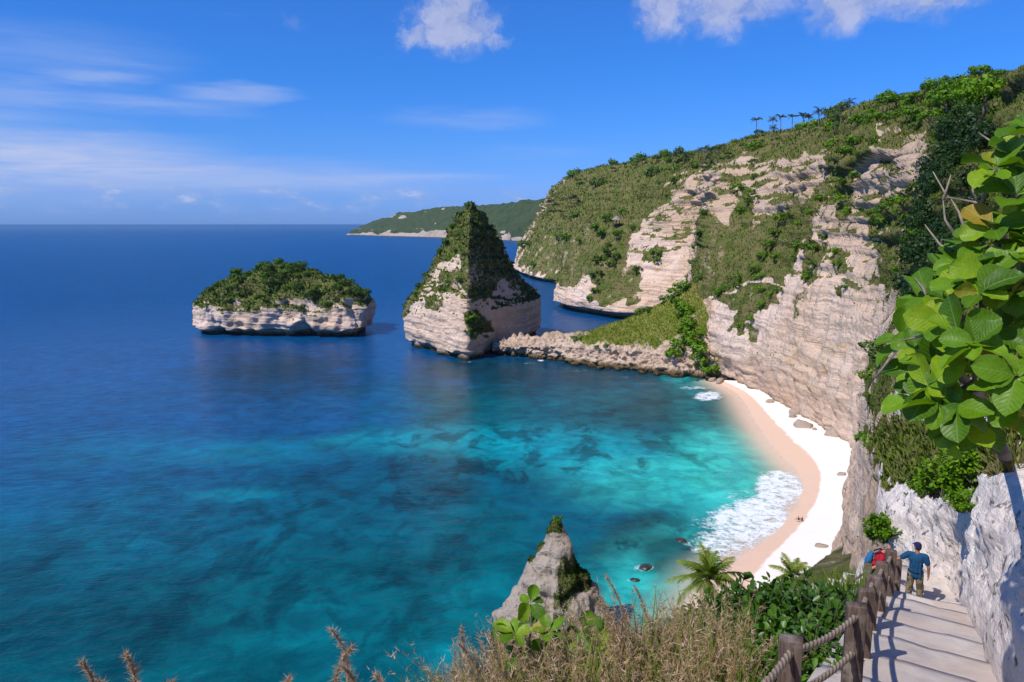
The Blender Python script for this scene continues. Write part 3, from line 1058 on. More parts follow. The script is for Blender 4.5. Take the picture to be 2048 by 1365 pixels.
# --- far headland across the water
HL = []
for (wx, wy, sx, sy, d0, k) in [(690, 471, 716, 463, 4700, .5), (716, 471, 745, 445, 4650, 1), (770, 473, 795, 432, 4350, 1), (850, 475, 868, 420, 4100, 1),
                                (930, 478, 945, 412, 3800, 1), (1000, 481, 1020, 408, 3500, 1), (1060, 484, 1085, 398, 3200, 1), (1130, 484, 1160, 396, 3150, 1)]:
    a = at_z(wx, wy, 0)
    c = at_d(sx, sy, a[1] + 200)
    HL.append([a + np.array([0, 20, -20]), a, a * .88 + c * .12 + np.array([0, 0, (c[2] - 0) * .12]), a * .5 + c * .5 + np.array([0, 0, 12]), c, c + np.array([60, 900, 6]), c + np.array([100, 2500, -60])])
HS = catmull(np.array(HL), [24, 40, 60, 60, 60, 60, 40])
hr = [3, 14, 26, 22, 12, 4]
G3 = []
for k in range(6):
    for t in np.arange(hr[k]) / hr[k]:
        G3.append(HS[:, k] * (1 - t) + HS[:, k + 1] * t)
G3.append(HS[:, -1])
G3 = np.stack(G3, 1)
hn = grid_normals(G3)
hn *= np.sign(np.mean(np.sum(hn * (CAM - G3), -1)))
o3 = fbm(G3 / 260.0, 3) * 45 + fbm(G3 / 60.0, 3) * 16
o3 *= np.interp(np.arange(G3.shape[1]), [0, 3, 14, 60, 90], [.8, .8, 1, .7, .4])[None, :]
HEAD = G3 + hn * o3[..., None]
hv = sstep(HEAD[..., 2] / 100.0 + .55 * fbm(HEAD / np.array([190., 190., 40.]) + 3, 3), .14, .24)
hv = np.clip(hv - .85 * sstep(fbm(HEAD / np.array([150., 150., 30.]) + 23, 3), .36, .50), 0, 1)
add_sheet('headland', HEAD, M_FAR, {'veg': hv}, 'distant wooded headland with pale cliffs on the horizon behind the tall stack', 'headland')
# green slope just behind the near point
# --- beach
BW = [(1430, 762), (1478, 790), (1512, 845), (1545, 892), (1592, 940), (1606, 975), (1590, 1020), (1545, 1070), (1480, 1118), (1440, 1150), (1425, 1190), (1400, 1240)]
BC = [(1475, 762), (1530, 784), (1600, 826), (1655, 858), (1705, 905), (1708, 950), (1698, 995), (1680, 1045), (1655, 1105), (1650, 1145), (1640, 1180), (1600, 1240)]
BST = []
for w, c in zip(BW, BC):
    a, b = at_z(*w, 0), at_z(*c, 2.2)
    d = (b - a)[:2]
    d = d / np.linalg.norm(d)
    d3 = np.array([d[0], d[1], 0])
    BST.append([a - d3 * 26 + np.array([0, 0, -3.2]), a - d3 * 9 + np.array([0, 0, -.75]), a, a * .5 + b * .5 + np.array([0, 0, .25]), b, b + d3 * 14 + np.array([0, 0, 2.5])])
BST = np.array(BST)
BS = catmull(BST, [16] * (len(BST) - 1))
br = [8, 10, 14, 16, 8]
G4 = []
for k in range(5):
    for t in np.arange(br[k]) / br[k]:
        G4.append(BS[:, k] * (1 - t) + BS[:, k + 1] * t)
G4.append(BS[:, -1])
G4 = np.stack(G4, 1)
G4[..., 2] += .10 * fbm(G4 / 5.0, 3)
wet = 1 - sstep(G4[..., 2], .35, 1.5)
add_sheet('beach', G4, M_SAND, {'wet': wet}, 'curved white sand beach at the foot of the cliff', 'beach')

# --- sea surface, a fan of cells that grow with distance
th = np.radians(np.concatenate([np.linspace(-75, -40, 40, endpoint=False), np.linspace(-40, 40, 420, endpoint=False), np.linspace(40, 80, 40)]))
rad = np.concatenate([np.linspace(8, 60, 14, endpoint=False), np.geomspace(60, 700, 330, endpoint=False), np.geomspace(700, 300000, 110)])
TH, RA = np.meshgrid(th, rad, indexing='ij')
SEA = np.stack([RA * np.sin(TH), RA * np.cos(TH), np.zeros_like(RA)], -1)
Pf = SEA.reshape(-1, 3)
spx, spy, sdp = proj(Pf)


def seg_dist(P2, A, B):
    d = B - A
    t = np.clip(((P2 - A) @ d) / (d @ d), 0, 1)
    return np.linalg.norm(P2 - (A + t[:, None] * d), axis=1)


shore = np.array([at_z(*w, 0)[:2] for w in BW])
P2 = Pf[:, :2]
sdist = np.min([seg_dist(P2, shore[i], shore[i + 1]) for i in range(len(shore) - 1)], axis=0)
coastpts = np.concatenate([shore, np.array([SP[i][1][:2] for i in range(len(SP))]), fp, ifp])
n_a = fbm(Pf / 38.0, 4)
n_b = fbm(Pf / 14.0 + 5, 4)
n_c = fbm(Pf / 90.0 + 15, 3)
C_DEEP = np.array([.0, .058, .180])
C_FAR = np.array([.0, .070, .210])
C_BLUE = np.array([.0, .072, .165])
C_TEAL = np.array([.0, .100, .118])
C_TEALD = np.array([.0, .042, .054])
C_CYAN = np.array([.0, .265, .320])
C_TURQ = np.array([.030, .50, .45])
C_DARK = np.array([.006, .036, .048])


def lerp(a, b, t):
    return a + (b - a) * t[:, None]


def blobpx(cx, cy, rx, ry, soft=.8, rot=0.0):
    """an elliptical patch of bed colour, measured in the photograph and laid out on the sea plane"""
    c = at_z(cx, cy)[:2]
    ex = at_z(cx + rx, cy)[:2] - c
    ey = at_z(cx, cy - ry)[:2] - c
    ex2, ey2 = at_z(cx - rx, cy)[:2] - c, at_z(cx, cy + ry)[:2] - c
    M = np.array([(ex - ex2) / 2, (ey - ey2) / 2]).T
    q = (P2 - c) @ np.linalg.inv(M).T
    r = np.hypot(q[:, 0], q[:, 1]) + .35 * n_a + .25 * n_b
    return 1 - sstep(r, 1 - soft, 1 + soft * .4)


colr = np.tile(C_DEEP, (len(Pf), 1))
colr = lerp(colr, C_FAR, sstep(RA.ravel(), 500, 3000))
shelf = 1 - sstep(RA.ravel() + 70 * n_c + 35 * n_a, 200, 400)
colr = lerp(colr, C_BLUE, shelf)
shelf2 = np.maximum(1 - sstep(RA.ravel() + 45 * n_c + 25 * n_a - .16 * Pf[:, 0], 120, 270), blobpx(1150, 830, 480, 150))
colr = lerp(colr, C_TEAL, shelf2 * .95)
# bright sandy patches, dark weed, and painted shade and reflection below stack and islet
for (cx, cy, rx, ry, k, cc, soft) in [
        (1000, 880, 330, 38, .85, C_CYAN, .8), (1180, 905, 230, 45, .9, C_CYAN, .7), (760, 880, 140, 18, .5, C_CYAN, .9),
        (480, 990, 110, 16, .5, C_CYAN, .9), (560, 905, 200, 30, .35, C_CYAN, 1.0), (300, 900, 260, 40, .22, C_CYAN, 1.0), (900, 1320, 70, 45, .55, C_CYAN, .8),
        (640, 1280, 160, 26, .22, C_CYAN, .9), (1000, 1180, 180, 60, .22, C_CYAN, 1.0), (1280, 960, 190, 62, .95, C_TURQ * .72 + C_CYAN * .28, .8),
        (1430, 910, 110, 75, .95, C_TURQ, .8), (1480, 960, 110, 50, 1.0, C_TURQ, .7), (1300, 1190, 110, 40, .8, C_TURQ * .55 + C_CYAN * .45, .9), (1330, 1230, 120, 50, .8, C_TURQ * .6 + C_CYAN * .4, .9),
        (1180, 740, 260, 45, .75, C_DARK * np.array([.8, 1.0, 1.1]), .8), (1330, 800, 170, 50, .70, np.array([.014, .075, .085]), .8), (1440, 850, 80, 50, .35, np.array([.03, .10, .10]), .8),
        (950, 745, 170, 40, .7, C_DARK * np.array([.3, 1.0, 1.1]), .8), (560, 740, 190, 45, .75, C_DARK * np.array([.2, .9, 1.2]), .8),  # stack and islet: their shade and reflection put into the water colour
        (700, 940, 260, 50, .40, C_TEALD, .9), (1100, 990, 220, 45, .35, C_TEALD, .9), (230, 1270, 380, 150, .75, C_TEALD, 1.0), (700, 1130, 330, 50, .40, C_TEALD, 1.0),
        (1300, 1060, 110, 40, .95, C_DARK, .55), (1240, 1100, 80, 30, .85, C_DARK, .55), (1330, 1120, 90, 28, .7, C_DARK, .6), (1360, 1075, 50, 16, .9, C_DARK * .6, .5)]:
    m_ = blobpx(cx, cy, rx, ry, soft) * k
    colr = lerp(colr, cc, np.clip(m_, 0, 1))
shal = (1 - sstep(sdist + 5 * n_a, 3, 30)) * sstep(RA.ravel(), 100, 120)
keep = 1 - np.clip(blobpx(1440, 800, 110, 60, .6) * .8 + blobpx(1340, 1110, 70, 45, .6) * .7, 0, 1)
colr = lerp(colr, C_TURQ * 1.12, shal * .85 * keep)
colr *= (1 + (.35 * n_b + .30 * n_a) * (1 - sstep(RA.ravel(), 220, 420) * .6))[:, None]
colr = np.clip(colr, .0002, .8)
reefm = np.clip(blobpx(1020, 905, 420, 80, .6) * 1.0 + blobpx(560, 1120, 620, 250, .8) * .85 + blobpx(1300, 1070, 150, 70, .7) + blobpx(1350, 810, 190, 70, .7) * .6, 0, 1)
# depth near the beach from the beach slope
spoly = [tuple(p) for p in shore] + [(400, 100), (400, 400)]
landside = in_poly(P2[:, 0], P2[:, 1], [tuple(p) for p in BST[:, 2, :2]] + [tuple(p) for p in BST[::-1, 5, :2]])
depth = np.where(landside, 0.0, sdist * .085)
depth = np.where(sdist > 24, 3.0, depth)
# foam
foam = np.zeros(len(Pf))
for (cx, cy, rx, ry, k, soft) in [(1500, 1040, 120, 66, 1.0, .55), (1560, 980, 62, 46, 1.0, .5), (1440, 1085, 78, 44, .9, .6), (1400, 1045, 56, 40, .55, .8), (1478, 1000, 90, 36, .6, .8),
                                  (1415, 792, 40, 13, 1.0, .5), (1385, 776, 55, 6, .75, .6), (1300, 768, 80, 4, .5, .8), (1490, 835, 26, 40, .35, .6),
                                  (1288, 1136, 30, 10, .9, .7), (1362, 1082, 16, 8, .7, .7), (1375, 1120, 40, 14, .45, .8), (1265, 1160, 24, 8, .6, .8), (1082, 721, 11, 4, 1.0, .6), (1060, 727, 40, 3, .6, .8), (1160, 742, 60, 3.5, .55, .8), (1240, 755, 60, 3.5, .55, .8),
                                  (935, 724, 14, 3, .6, .8), (560, 690, 16, 2, .5, .8), (1430, 1130, 30, 16, .8, .6)]:
    foam = np.maximum(foam, blobpx(cx, cy, rx, ry, soft) * k)
edge = (1 - sstep(np.abs(sdist - .8 - 1.2 * n_a), .4, 1.8)) * .62
foam = np.maximum(foam, edge)
sea_me = np_mesh('sea', Pf, grid_faces(*SEA.shape[:2]), {'watercol': colr, 'depth': depth, 'foam': foam, 'reef': reefm})
tag(new_obj('sea', sea_me, M_SEA), 'blue sea turning turquoise over sand and reef near the beach', 'sea', None, 'structure')
# sea bed far below closes the world under the thin water by the shore
bedm = plain('sea_bed_sand', (.45, .42, .34), .9)
bp = np.array([(-3000, -200, -9), (3000, -200, -9), (3000, 6000, -9), (-3000, 6000, -9)], float)
tag(new_obj('sea_bed', np_mesh('sea_bed', bp, np.array([[0, 1, 2, 3]]), None, False), bedm), 'pale sea bed under the water', 'sea bed', None, 'structure')

# --- slope below the stairs
LS = np.array([
    [(-3.0, -5, 63.2), (-5, -3.5, 62), (-7.5, -2, 59), (-12, 1, 52), (-18, 5, 40), (-24, 9, 18), (-28, 12, -5)],
    [(0.4, 2.6, 61.45), (-1.2, 3.4, 60.6), (-3.6, 4.6, 58.3), (-8, 7, 52), (-14, 11, 39), (-20, 15, 17), (-24, 18, -5)],
    [(2.55, 6.15, 60.35), (1.2, 7, 60.0), (-.8, 8.4, 59.1), (-4.6, 11, 52.5), (-11, 15, 38), (-17, 19, 17), (-21, 22, -5)],
    [(4.75, 9.4, 59.1), (3.4, 10.2, 58.5), (1.2, 11.7, 57.0), (-3, 14, 50.5), (-8, 18, 36), (-13, 23, 16), (-16, 27, -5)],
    [(7.75, 14.5, 57.35), (6.4, 15.3, 56.5), (4.2, 16.7, 54.0), (0, 20, 47), (-4, 25, 34), (-8, 31, 15), (-10, 36, -5)],
    [(10.2, 20.5, 53.9), (9.3, 22, 53.0), (7.5, 24, 50.8), (4, 28, 44), (1, 35, 31), (-1, 44, 14), (-2, 52, -5)],
    [(18, 24.5, 53.5), (13, 28, 50.6), (11.5, 31, 47.5), (9, 37, 41), (8, 46, 30), (8, 58, 15), (8, 70, -5)],
    [(29, 37, 49), (20, 43, 42), (19, 47, 38), (18, 54, 32), (18, 66, 23), (19, 80, 11), (20, 98, -5)],
    [(46, 66, 39), (32, 74, 29), (31, 80, 24), (30, 88, 18), (30, 97, 13), (30, 107, 6), (31, 122, -5)],
    [(62, 90, 32), (46, 100, 20), (45, 104, 15), (44, 108, 11), (43, 114, 7.5), (43, 120, 3.5), (44, 128, -4)]], float)
LG = catmull(LS, [24, 26, 30, 36, 40, 40, 40, 36, 24])
lr = [14, 20, 26, 26, 22, 16]
G5 = []
for k in range(6):
    for t in np.arange(lr[k]) / lr[k]:
        G5.append(LG[:, k] * (1 - t) + LG[:, k + 1] * t)
G5.append(LG[:, -1])
G5 = np.stack(G5, 1)
ln = grid_normals(G5)
ln *= np.sign(np.mean(ln[..., 2]))
ledgef = np.interp(np.arange(G5.shape[1]), [0, 6, 16, 40], [0, .15, .6, 1])[None, :]
SLOPE = G5 + ln * ((fbm(G5 / 4.0, 4) * 1.1 + fbm(G5 / 1.1, 3) * .25) * ledgef)[..., None]
SLOPE_N = grid_normals(SLOPE) * np.sign(np.mean(grid_normals(SLOPE)[..., 2]))
lv = np.clip(.72 + .5 * fbm(SLOPE / 4.0 + 9, 3), 0, 1) * np.where(SLOPE[..., 1] > 20.5, 1.0, np.interp(np.arange(G5.shape[1]), [0, 4, 10], [.15, .5, 1])[None, :])
add_sheet('hillside', SLOPE, M_SLOPE, {'veg': lv}, 'overgrown slope falling away below the stairs to the sea', 'hillside')
# ------------------------------------------------------------------ vegetation on the far rock
def quad_data(P):
    a, b, c, d = P[:-1, :-1], P[1:, :-1], P[1:, 1:], P[:-1, 1:]
    n = np.cross(c - a, d - b)
    area = .5 * np.linalg.norm(n, axis=-1)
    return (a + b + c + d) / 4, area


def pick(P, Nn, mask, n, rg, dpow=2.0, dmin=20.0, facing=True, power=1.0):
    """n random places on a sheet, dense where mask is high and where the sheet is near"""
    ctr, area = quad_data(P)
    m = mask[:-1, :-1] ** power
    nn = Nn[:-1, :-1]
    v = CAM - ctr
    d = np.linalg.norm(v, axis=-1)
    w = area * m / np.maximum(d, dmin) ** dpow
    if facing:
        dv = np.sum(nn * v, -1) / (d + 1e-6)
        w = w * np.where(dv > -.12, 1.0, .12)
    w = w.ravel()
    w = w / w.sum()
    idx = rg.choice(len(w), n, p=w)
    i, j = np.unravel_index(idx, ctr.shape[:2])
    u, t = rg.random(n)[:, None], rg.random(n)[:, None]
    p = (P[i, j] * (1 - u) + P[i + 1, j] * u) * (1 - t) + (P[i, j + 1] * (1 - u) + P[i + 1, j + 1] * u) * t
    return p, nn[i, j], d[i, j]


def set_normals(me, Nv):
    me.polygons.foreach_set('use_smooth', np.ones(len(me.polygons), dtype=bool))
    me.normals_split_custom_set_from_vertices(np.asarray(Nv, np.float32).tolist())


def blades(p, nrm_, size, rg, lean=.55, width=.16, rnd=None, up=1.0):
    n = len(p)
    d = np.array([0, 0, up]) + nrm_ * .55 + rg.normal(0, lean, (n, 3))
    d /= np.linalg.norm(d, axis=1, keepdims=True)
    s = rg.normal(0, 1, (n, 3))
    s -= d * np.sum(s * d, 1, keepdims=True)
    s /= np.linalg.norm(s, axis=1, keepdims=True) + 1e-9
    L = (size * rg.uniform(.55, 1.25, n))[:, None]
    W = L * width
    base = p - nrm_ * L * .12
    V = np.stack([base - s * W, base + s * W, base + d * L + s * W * .2 * rg.normal(0, 1, (n, 1))], 1).reshape(-1, 3)
    Fc = np.arange(3 * n).reshape(-1, 3)
    r = rg.random(n) if rnd is None else rnd
    return V, Fc, np.repeat(r, 3)


def cover_stuff(name, sheets, mat, label, width=.17, lean=.55):
    Vs, Fs, Rs, Ns, k = [], [], [], [], 0
    for (P, Nn, mask, n, smin, sk, seed) in sheets:
        rg = np.random.default_rng(seed)
        p, nn, d = pick(P, Nn, mask, n, rg, power=1.3)
        tone = .5 + .5 * fbm(p / 13.0 + 41, 3) * 1.6 + .18 * rg.normal(0, 1, n)
        V, Fc, r = blades(p, nn, np.maximum(smin, d * sk), rg, lean, width, np.clip(tone, 0, 1))
        Vs.append(V)
        Fs.append(Fc + k)
        Rs.append(r)
        q = nn * .75 + np.array([0, 0, .45]) + rg.normal(0, .33, nn.shape)
        Ns.append(np.repeat(q / np.linalg.norm(q, axis=1, keepdims=True), 3, 0))
        k += len(V)
    me = np_mesh(name, np.concatenate(Vs), np.concatenate(Fs), {'rnd': np.concatenate(Rs)}, False)
    set_normals(me, np.concatenate(Ns))
    return tag(new_obj(name, me, mat), label, 'scrub', None, 'stuff')


cliff_mask = veg.copy()
cliff_mask[dist < 13] = 0
cliff_mask[:, -8:] *= .2
cover_stuff('cliff_scrub', [(CLIFF, CLIFF_N, cliff_mask, 215000, .22, .0036, 1)], M_SCRUB, 'olive scrub and grass covering the ledges and rim of the cliff', .22)
cover_stuff('stack_scrub', [(STACK, STACK_N, sv, 12000, .4, .0033, 2), (ISLET, ISLET_N, iv, 7000, .5, .0036, 3), (PINN, PINN_N, pv, 3500, .25, .0030, 4)], M_SHRUB,
            'low green scrub clinging to the stack, the islet and the pinnacle', .3)
cover_stuff('spit_grass', [(SPIT, SPIT_N, gv, 30000, .3, .0024, 5)], M_RIDGEGRASS, 'bright short grass on the slope of the spit', .2)


def leaf_cloud(seed, n, size, clumps=14, flat=.8, spread=.30, inner=.25, up=.35):
    """unit-radius crown made of leaf-sized quads gathered in clumps"""
    rg = np.random.default_rng(seed)
    c = rg.normal(0, 1, (clumps, 3))
    c[:, 2] = np.abs(c[:, 2]) * .95 - .18
    c /= np.linalg.norm(c, axis=1, keepdims=True)
    c *= rg.uniform(.45, .80, clumps)[:, None]
    tone = rg.uniform(-.16, .16, clumps)
    k = rg.integers(0, clumps, n)
    off = rg.normal(0, 1, (n, 3))
    off /= np.linalg.norm(off, axis=1, keepdims=True)
    off *= (rg.random(n) ** .45)[:, None] * spread * rg.uniform(.7, 1.35, clumps)[k][:, None]
    p = c[k] + off
    p[:, 2] *= flat
    nr = off / (np.linalg.norm(off, axis=1, keepdims=True) + 1e-6) + p * .5 + rg.normal(0, .45, (n, 3)) + np.array([0, 0, up])
    nr /= np.linalg.norm(nr, axis=1, keepdims=True)
    s = np.cross(nr, rg.normal(0, 1, (n, 3)))
    s /= np.linalg.norm(s, axis=1, keepdims=True) + 1e-9
    t = np.cross(nr, s)
    L = (size * rg.uniform(.6, 1.4, n))[:, None]
    V = np.stack([p - t * L, p + s * L * .55, p + t * L, p - s * L * .55], 1).reshape(-1, 3)
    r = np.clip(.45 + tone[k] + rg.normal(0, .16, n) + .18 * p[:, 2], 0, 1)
    cn = off / (np.linalg.norm(off, axis=1, keepdims=True) + 1e-6) * .75 + p * .55 + nr * .45
    cn /= np.linalg.norm(cn, axis=1, keepdims=True)
    return V, np.arange(4 * n).reshape(-1, 4), np.repeat(r, 4), np.repeat(cn, 4, 0)


def cloud_mesh(name, *a, **k):
    V, Fc, r, cn = leaf_cloud(*a, **k)
    me = np_mesh(name, V, Fc, {'rnd': r}, False)
    set_normals(me, cn)
    return me


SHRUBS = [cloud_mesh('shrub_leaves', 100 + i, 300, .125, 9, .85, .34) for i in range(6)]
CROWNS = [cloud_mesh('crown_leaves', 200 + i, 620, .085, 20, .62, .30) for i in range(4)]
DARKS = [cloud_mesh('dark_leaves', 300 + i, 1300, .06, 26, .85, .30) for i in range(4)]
for ms, mt in ((SHRUBS, M_SHRUB), (CROWNS, M_BRIGHT), (DARKS, M_DARKTREE)):
    for m_ in ms:
        m_.materials.append(mt)
SHRUBS_B = [m_.copy() for m_ in SHRUBS]
SHRUBS_I = [m_.copy() for m_ in SHRUBS]
for m_ in SHRUBS_B:
    m_.materials.clear()
    m_.materials.append(M_BRIGHT)
CROWNS_I = [m_.copy() for m_ in CROWNS]
for m_ in SHRUBS_I + CROWNS_I:
    m_.materials.clear()
    m_.materials.append(M_ISLET)
tv, tf = tube([(0, 0, -.6), (.03, .02, -.1), (.0, .05, .35), (.05, 0, .7)], [.07, .055, .045, .02], 6)
TRUNK = np_mesh('trunk', tv, tf, None)
TRUNK.materials.append(M_BARK)
rgv = np.random.default_rng(77)


def put_shrub(name, me, p, r, label, group, cat='shrub', sink=.3, squash=1.0):
    o = bpy.data.objects.new(name, me)
    col.objects.link(o)
    o.location = (p[0], p[1], p[2] + r * sink)
    o.scale = (r, r * rgv.uniform(.85, 1.15), r * squash * rgv.uniform(.85, 1.15))
    o.rotation_euler = (0, 0, rgv.uniform(0, 6.28))
    return tag(o, label, cat, group)


def put_tree(p, r, crown, label, group, h=1.0):
    e = empty('tree', p, rgv.uniform(0, 6.28))
    t = bpy.data.objects.new('trunk', TRUNK)
    col.objects.link(t)
    t.parent = e
    t.location = (0, 0, .45 * r * h)
    t.scale = (r, r, r * .9 * h)
    c = bpy.data.objects.new('crown', crown)
    col.objects.link(c)
    c.parent = e
    c.location = (0, 0, r * .95 * h)
    c.scale = (r, r, r * .9)
    return tag(e, label, 'tree', group)


def spread_pick(P, Nn, mask, n, rg, rmin, dpow=1.2, power=2.0, cond=None, lift=0.0):
    p, nn, d = pick(P, Nn, mask, n * 14, rg, dpow=dpow, power=power)
    keep, kd = [], []
    raw = []
    for i in range(len(p)):
        if cond is not None and not cond(p[i]):
            continue
        if len(raw) and np.min(np.sum((np.array(raw) - p[i]) ** 2, 1)) < rmin ** 2:
            continue
        raw.append(p[i])
        keep.append(p[i] + nn[i] * lift)
        kd.append(d[i])
        if len(keep) >= n:
            break
    return keep, kd


_cp = CLIFF[::2, ::2].reshape(-1, 3)
_cn = CLIFF_N[::2, ::2].reshape(-1, 3)
_cx, _cy, _cd = proj(_cp)
_face = np.sum(_cn * (CAM - _cp), 1) > 0


def on_sheet(px, py, tol=7.0, data=None, nrm_too=False):
    X, Y, D, Fm, Pp = (_cx, _cy, _cd, _face, _cp) if data is None else data
    q = (X - px) ** 2 + (Y - py) ** 2
    ok = np.where((q < tol * tol) & Fm)[0]
    if len(ok) == 0:
        k = int(np.argmin(q + 1e6 * (~Fm)))
    else:
        k = int(ok[np.argmin(D[ok])])
    return (Pp[k], _cn[k]) if nrm_too else Pp[k]


# bright bushes that stand out on the wall (measured one by one)
for px, py, r in [(1200, 470, 5.0), (1188, 455, 4.5), (1215, 500, 5), (1198, 520, 5), (1192, 548, 4.5), (1205, 440, 4.5), (1230, 470, 5), (1222, 530, 4), (1190, 580, 3.5), (1175, 595, 3),
                  (1548, 470, 2.9), (1535, 490, 3.0), (1525, 512, 2.8), (1560, 445, 2.6), (1548, 520, 2.4), (1510, 540, 2.6), (1470, 560, 2.6), (1452, 575, 2.4), (1432, 590, 2.2), (1590, 500, 2.2),
                  (1628, 500, 2.2), (1622, 530, 2.1), (1612, 556, 1.8), (1600, 450, 2.0), (1618, 430, 2.0), (1640, 400, 2.0), (1690, 310, 2.5), (1684, 340, 2.6), (1676, 366, 2.4), (1670, 392, 2.0), (1700, 290, 2.4),
                  (1680, 410, 2.2), (1690, 425, 1.8), (1752, 440, 2.0), (1770, 425, 2.0), (1800, 405, 2.0), (1830, 385, 2.0), (1500, 385, 2.6), (1492, 405, 2.6), (1478, 425, 2.4), (1512, 400, 2.2),
                  (1538, 590, 1.9), (1520, 615, 2.0), (1500, 640, 2.0), (1482, 652, 1.9), (1555, 578, 1.6), (1515, 555, 2.0), (1520, 580, 1.6), (1672, 525, 1.6), (1685, 580, 1.5), (1306, 508, 4), (1312, 520, 3), (1386, 588, 2.4)]:
    p, n_ = on_sheet(px, py, nrm_too=True)
    r *= 1.25
    p = p + n_ * r * .30
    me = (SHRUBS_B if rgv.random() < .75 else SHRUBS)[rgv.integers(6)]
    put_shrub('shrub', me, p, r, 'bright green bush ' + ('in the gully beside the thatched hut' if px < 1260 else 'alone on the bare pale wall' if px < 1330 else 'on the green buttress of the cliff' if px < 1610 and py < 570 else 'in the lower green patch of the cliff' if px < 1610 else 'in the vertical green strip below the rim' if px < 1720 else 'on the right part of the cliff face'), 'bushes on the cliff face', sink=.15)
rg1 = np.random.default_rng(31)
mm = cliff_mask.copy()
mm[dist < 95] = 0
ps, dd_ = spread_pick(CLIFF, CLIFF_N, mm, 235, rg1, 3.8, 1.5, lift=.7)
for p, d in zip(ps, dd_):
    r = rg1.uniform(.0055, .0125) * max(d, 180) * (1.25 if p[2] > 95 else 1)
    q = rg1.random()
    if p[2] > 98:
        q = .55 + .25 * q if q < .8 else q
    me = (SHRUBS if q < .55 else SHRUBS_B if q < .8 else SHRUBS_I)[rg1.integers(6)]
    qx, qy, _ = (float(v[0]) for v in proj(p[None]))
    where = ('on the far point behind the stack' if qx < 1160 else 'above the thatched hut' if qx < 1300 and qy < 440 else 'in the gully below the thatched hut' if qx < 1300 else
             'beside the bare pale wall' if qx < 1400 else 'on the skyline slope under the palms' if qy < 330 and qx < 1720 else 'under the trees of the right rim' if qy < 330 else
             'on the green buttress in mid cliff' if qx < 1640 else 'on the upper right part of the cliff face')
    tone = 'olive shrub' if q < .55 else 'bright green shrub' if q < .8 else 'dark green shrub'
    put_shrub('shrub', me, p, r, tone + ' ' + where, 'shrubs in the cliff scrub', sink=.1)

# trees of the rim at the right
for px, py, r in [(1740, 222, 4.5), (1768, 210, 5), (1800, 200, 5.5), (1828, 190, 5.5), (1858, 186, 5.5), (1888, 178, 5.5), (1915, 170, 5.2), (1942, 164, 5), (1966, 158, 4.8), (1985, 156, 4.5),
                  (1760, 236, 4.2), (1795, 228, 4.4), (1830, 222, 4.4), (1866, 215, 4.5), (1900, 210, 4.4), (1935, 200, 4.3), (1960, 200, 4), (1850, 245, 4), (1885, 240, 4), (1920, 235, 4), (1820, 250, 3.6), (1950, 230, 3.6), (1905, 262, 3.4)]:
    p = on_sheet(px + rgv.normal(0, 9), py + 10 + rgv.normal(0, 7), 9)
    put_tree(p, r * rgv.uniform(.6, 1.25), CROWNS[rgv.integers(4)], 'light green spreading tree ' + ('on the skyline at the upper right rim' if py < 215 and px < 1900 else 'at the right end of the rim skyline' if py < 215 else 'just below the skyline of the right rim'), 'trees on the right rim', .8)
for px, py, r in [(1278, 322, 6), (1310, 316, 6.5), (1332, 314, 6), (1262, 330, 5), (1495, 280, 4.5), (1508, 270, 4.5), (1482, 290, 4), (1590, 262, 3.5), (1640, 256, 3.5), (1448, 312, 4), (1435, 320, 4), (1240, 330, 4.5), (1220, 334, 4.5)]:
    p = on_sheet(px, py + 4, 9)
    put_tree(p, r * .8, CROWNS_I[rgv.integers(4)], 'round dark green tree on the skyline of the cliff plateau', 'trees on the plateau skyline', 1.0)


# palms
def frond(L, nleaf, droop, wid, rg, base=np.zeros(3), az=0.0, el=.6, lw=.09, gap=.06):
    """one pinnate frond: rachis plus leaflets -> V, F(tris), rnd"""
    ts = np.linspace(0, 1, 9)
    h = np.array([math.cos(az), math.sin(az), 0])
    ang = el - droop * ts ** 1.3
    step = L / 8
    pts = [base.copy()]
    for a in ang[:-1]:
        pts.append(pts[-1] + step * (h * math.cos(a) + np.array([0, 0, math.sin(a)])))
    pts = np.array(pts)
    side = np.cross(h, [0, 0, 1.0])
    Vs, r = [], []
    tr0 = rg.uniform(0, .25)
    for i in range(nleaf):
        t = gap + (1 - gap) * (i + .5) / nleaf
        k = t * 8
        a = min(int(k), 7)
        p = pts[a] + (pts[a + 1] - pts[a]) * (k - a)
        tan = (pts[a + 1] - pts[a]) / np.linalg.norm(pts[a + 1] - pts[a])
        w = wid * (math.sin(math.pi * min(1, t * .9 + .12)) ** .7 + .12)
        for sgn_ in (-1, 1):
            d = side * sgn_ * .80 + tan * .62 + np.array([0, 0, rg.uniform(-.55, .05)])
            d /= np.linalg.norm(d)
            q = p + d * w * rg.uniform(.8, 1.1)
            q = q - np.array([0, 0, .18 * w])
            Vs += [p - tan * lw, p + tan * lw, q]
            r += [np.clip(.45 + tr0 + rg.normal(0, .12), 0, 1)] * 3
    V = np.array(Vs)
    tv_, tf_ = tube(pts, np.linspace(.035, .008, 9) * max(L / 3.2, .5), 4, False)
    F3 = np.concatenate([np.arange(len(V)).reshape(-1, 3), np.concatenate([tf_[:, [0, 1, 2]], tf_[:, [0, 2, 3]]]) + len(V)])
    return np.concatenate([V, tv_]), F3, np.concatenate([np.array(r), np.full(len(tv_), .75)])


def far_palm_meshes(seed):
    rg = np.random.default_rng(seed)
    pl = Pile()
    for k in range(15):
        V, Fc, r = frond(3.4, 7, rg.uniform(1.2, 2.0), 1.0, rg, az=k * 2.4 + rg.uniform(-.3, .3), el=rg.uniform(.1, 1.25), lw=.20)
        pl.add(V, Fc, r)
    return pl.mesh('crown')


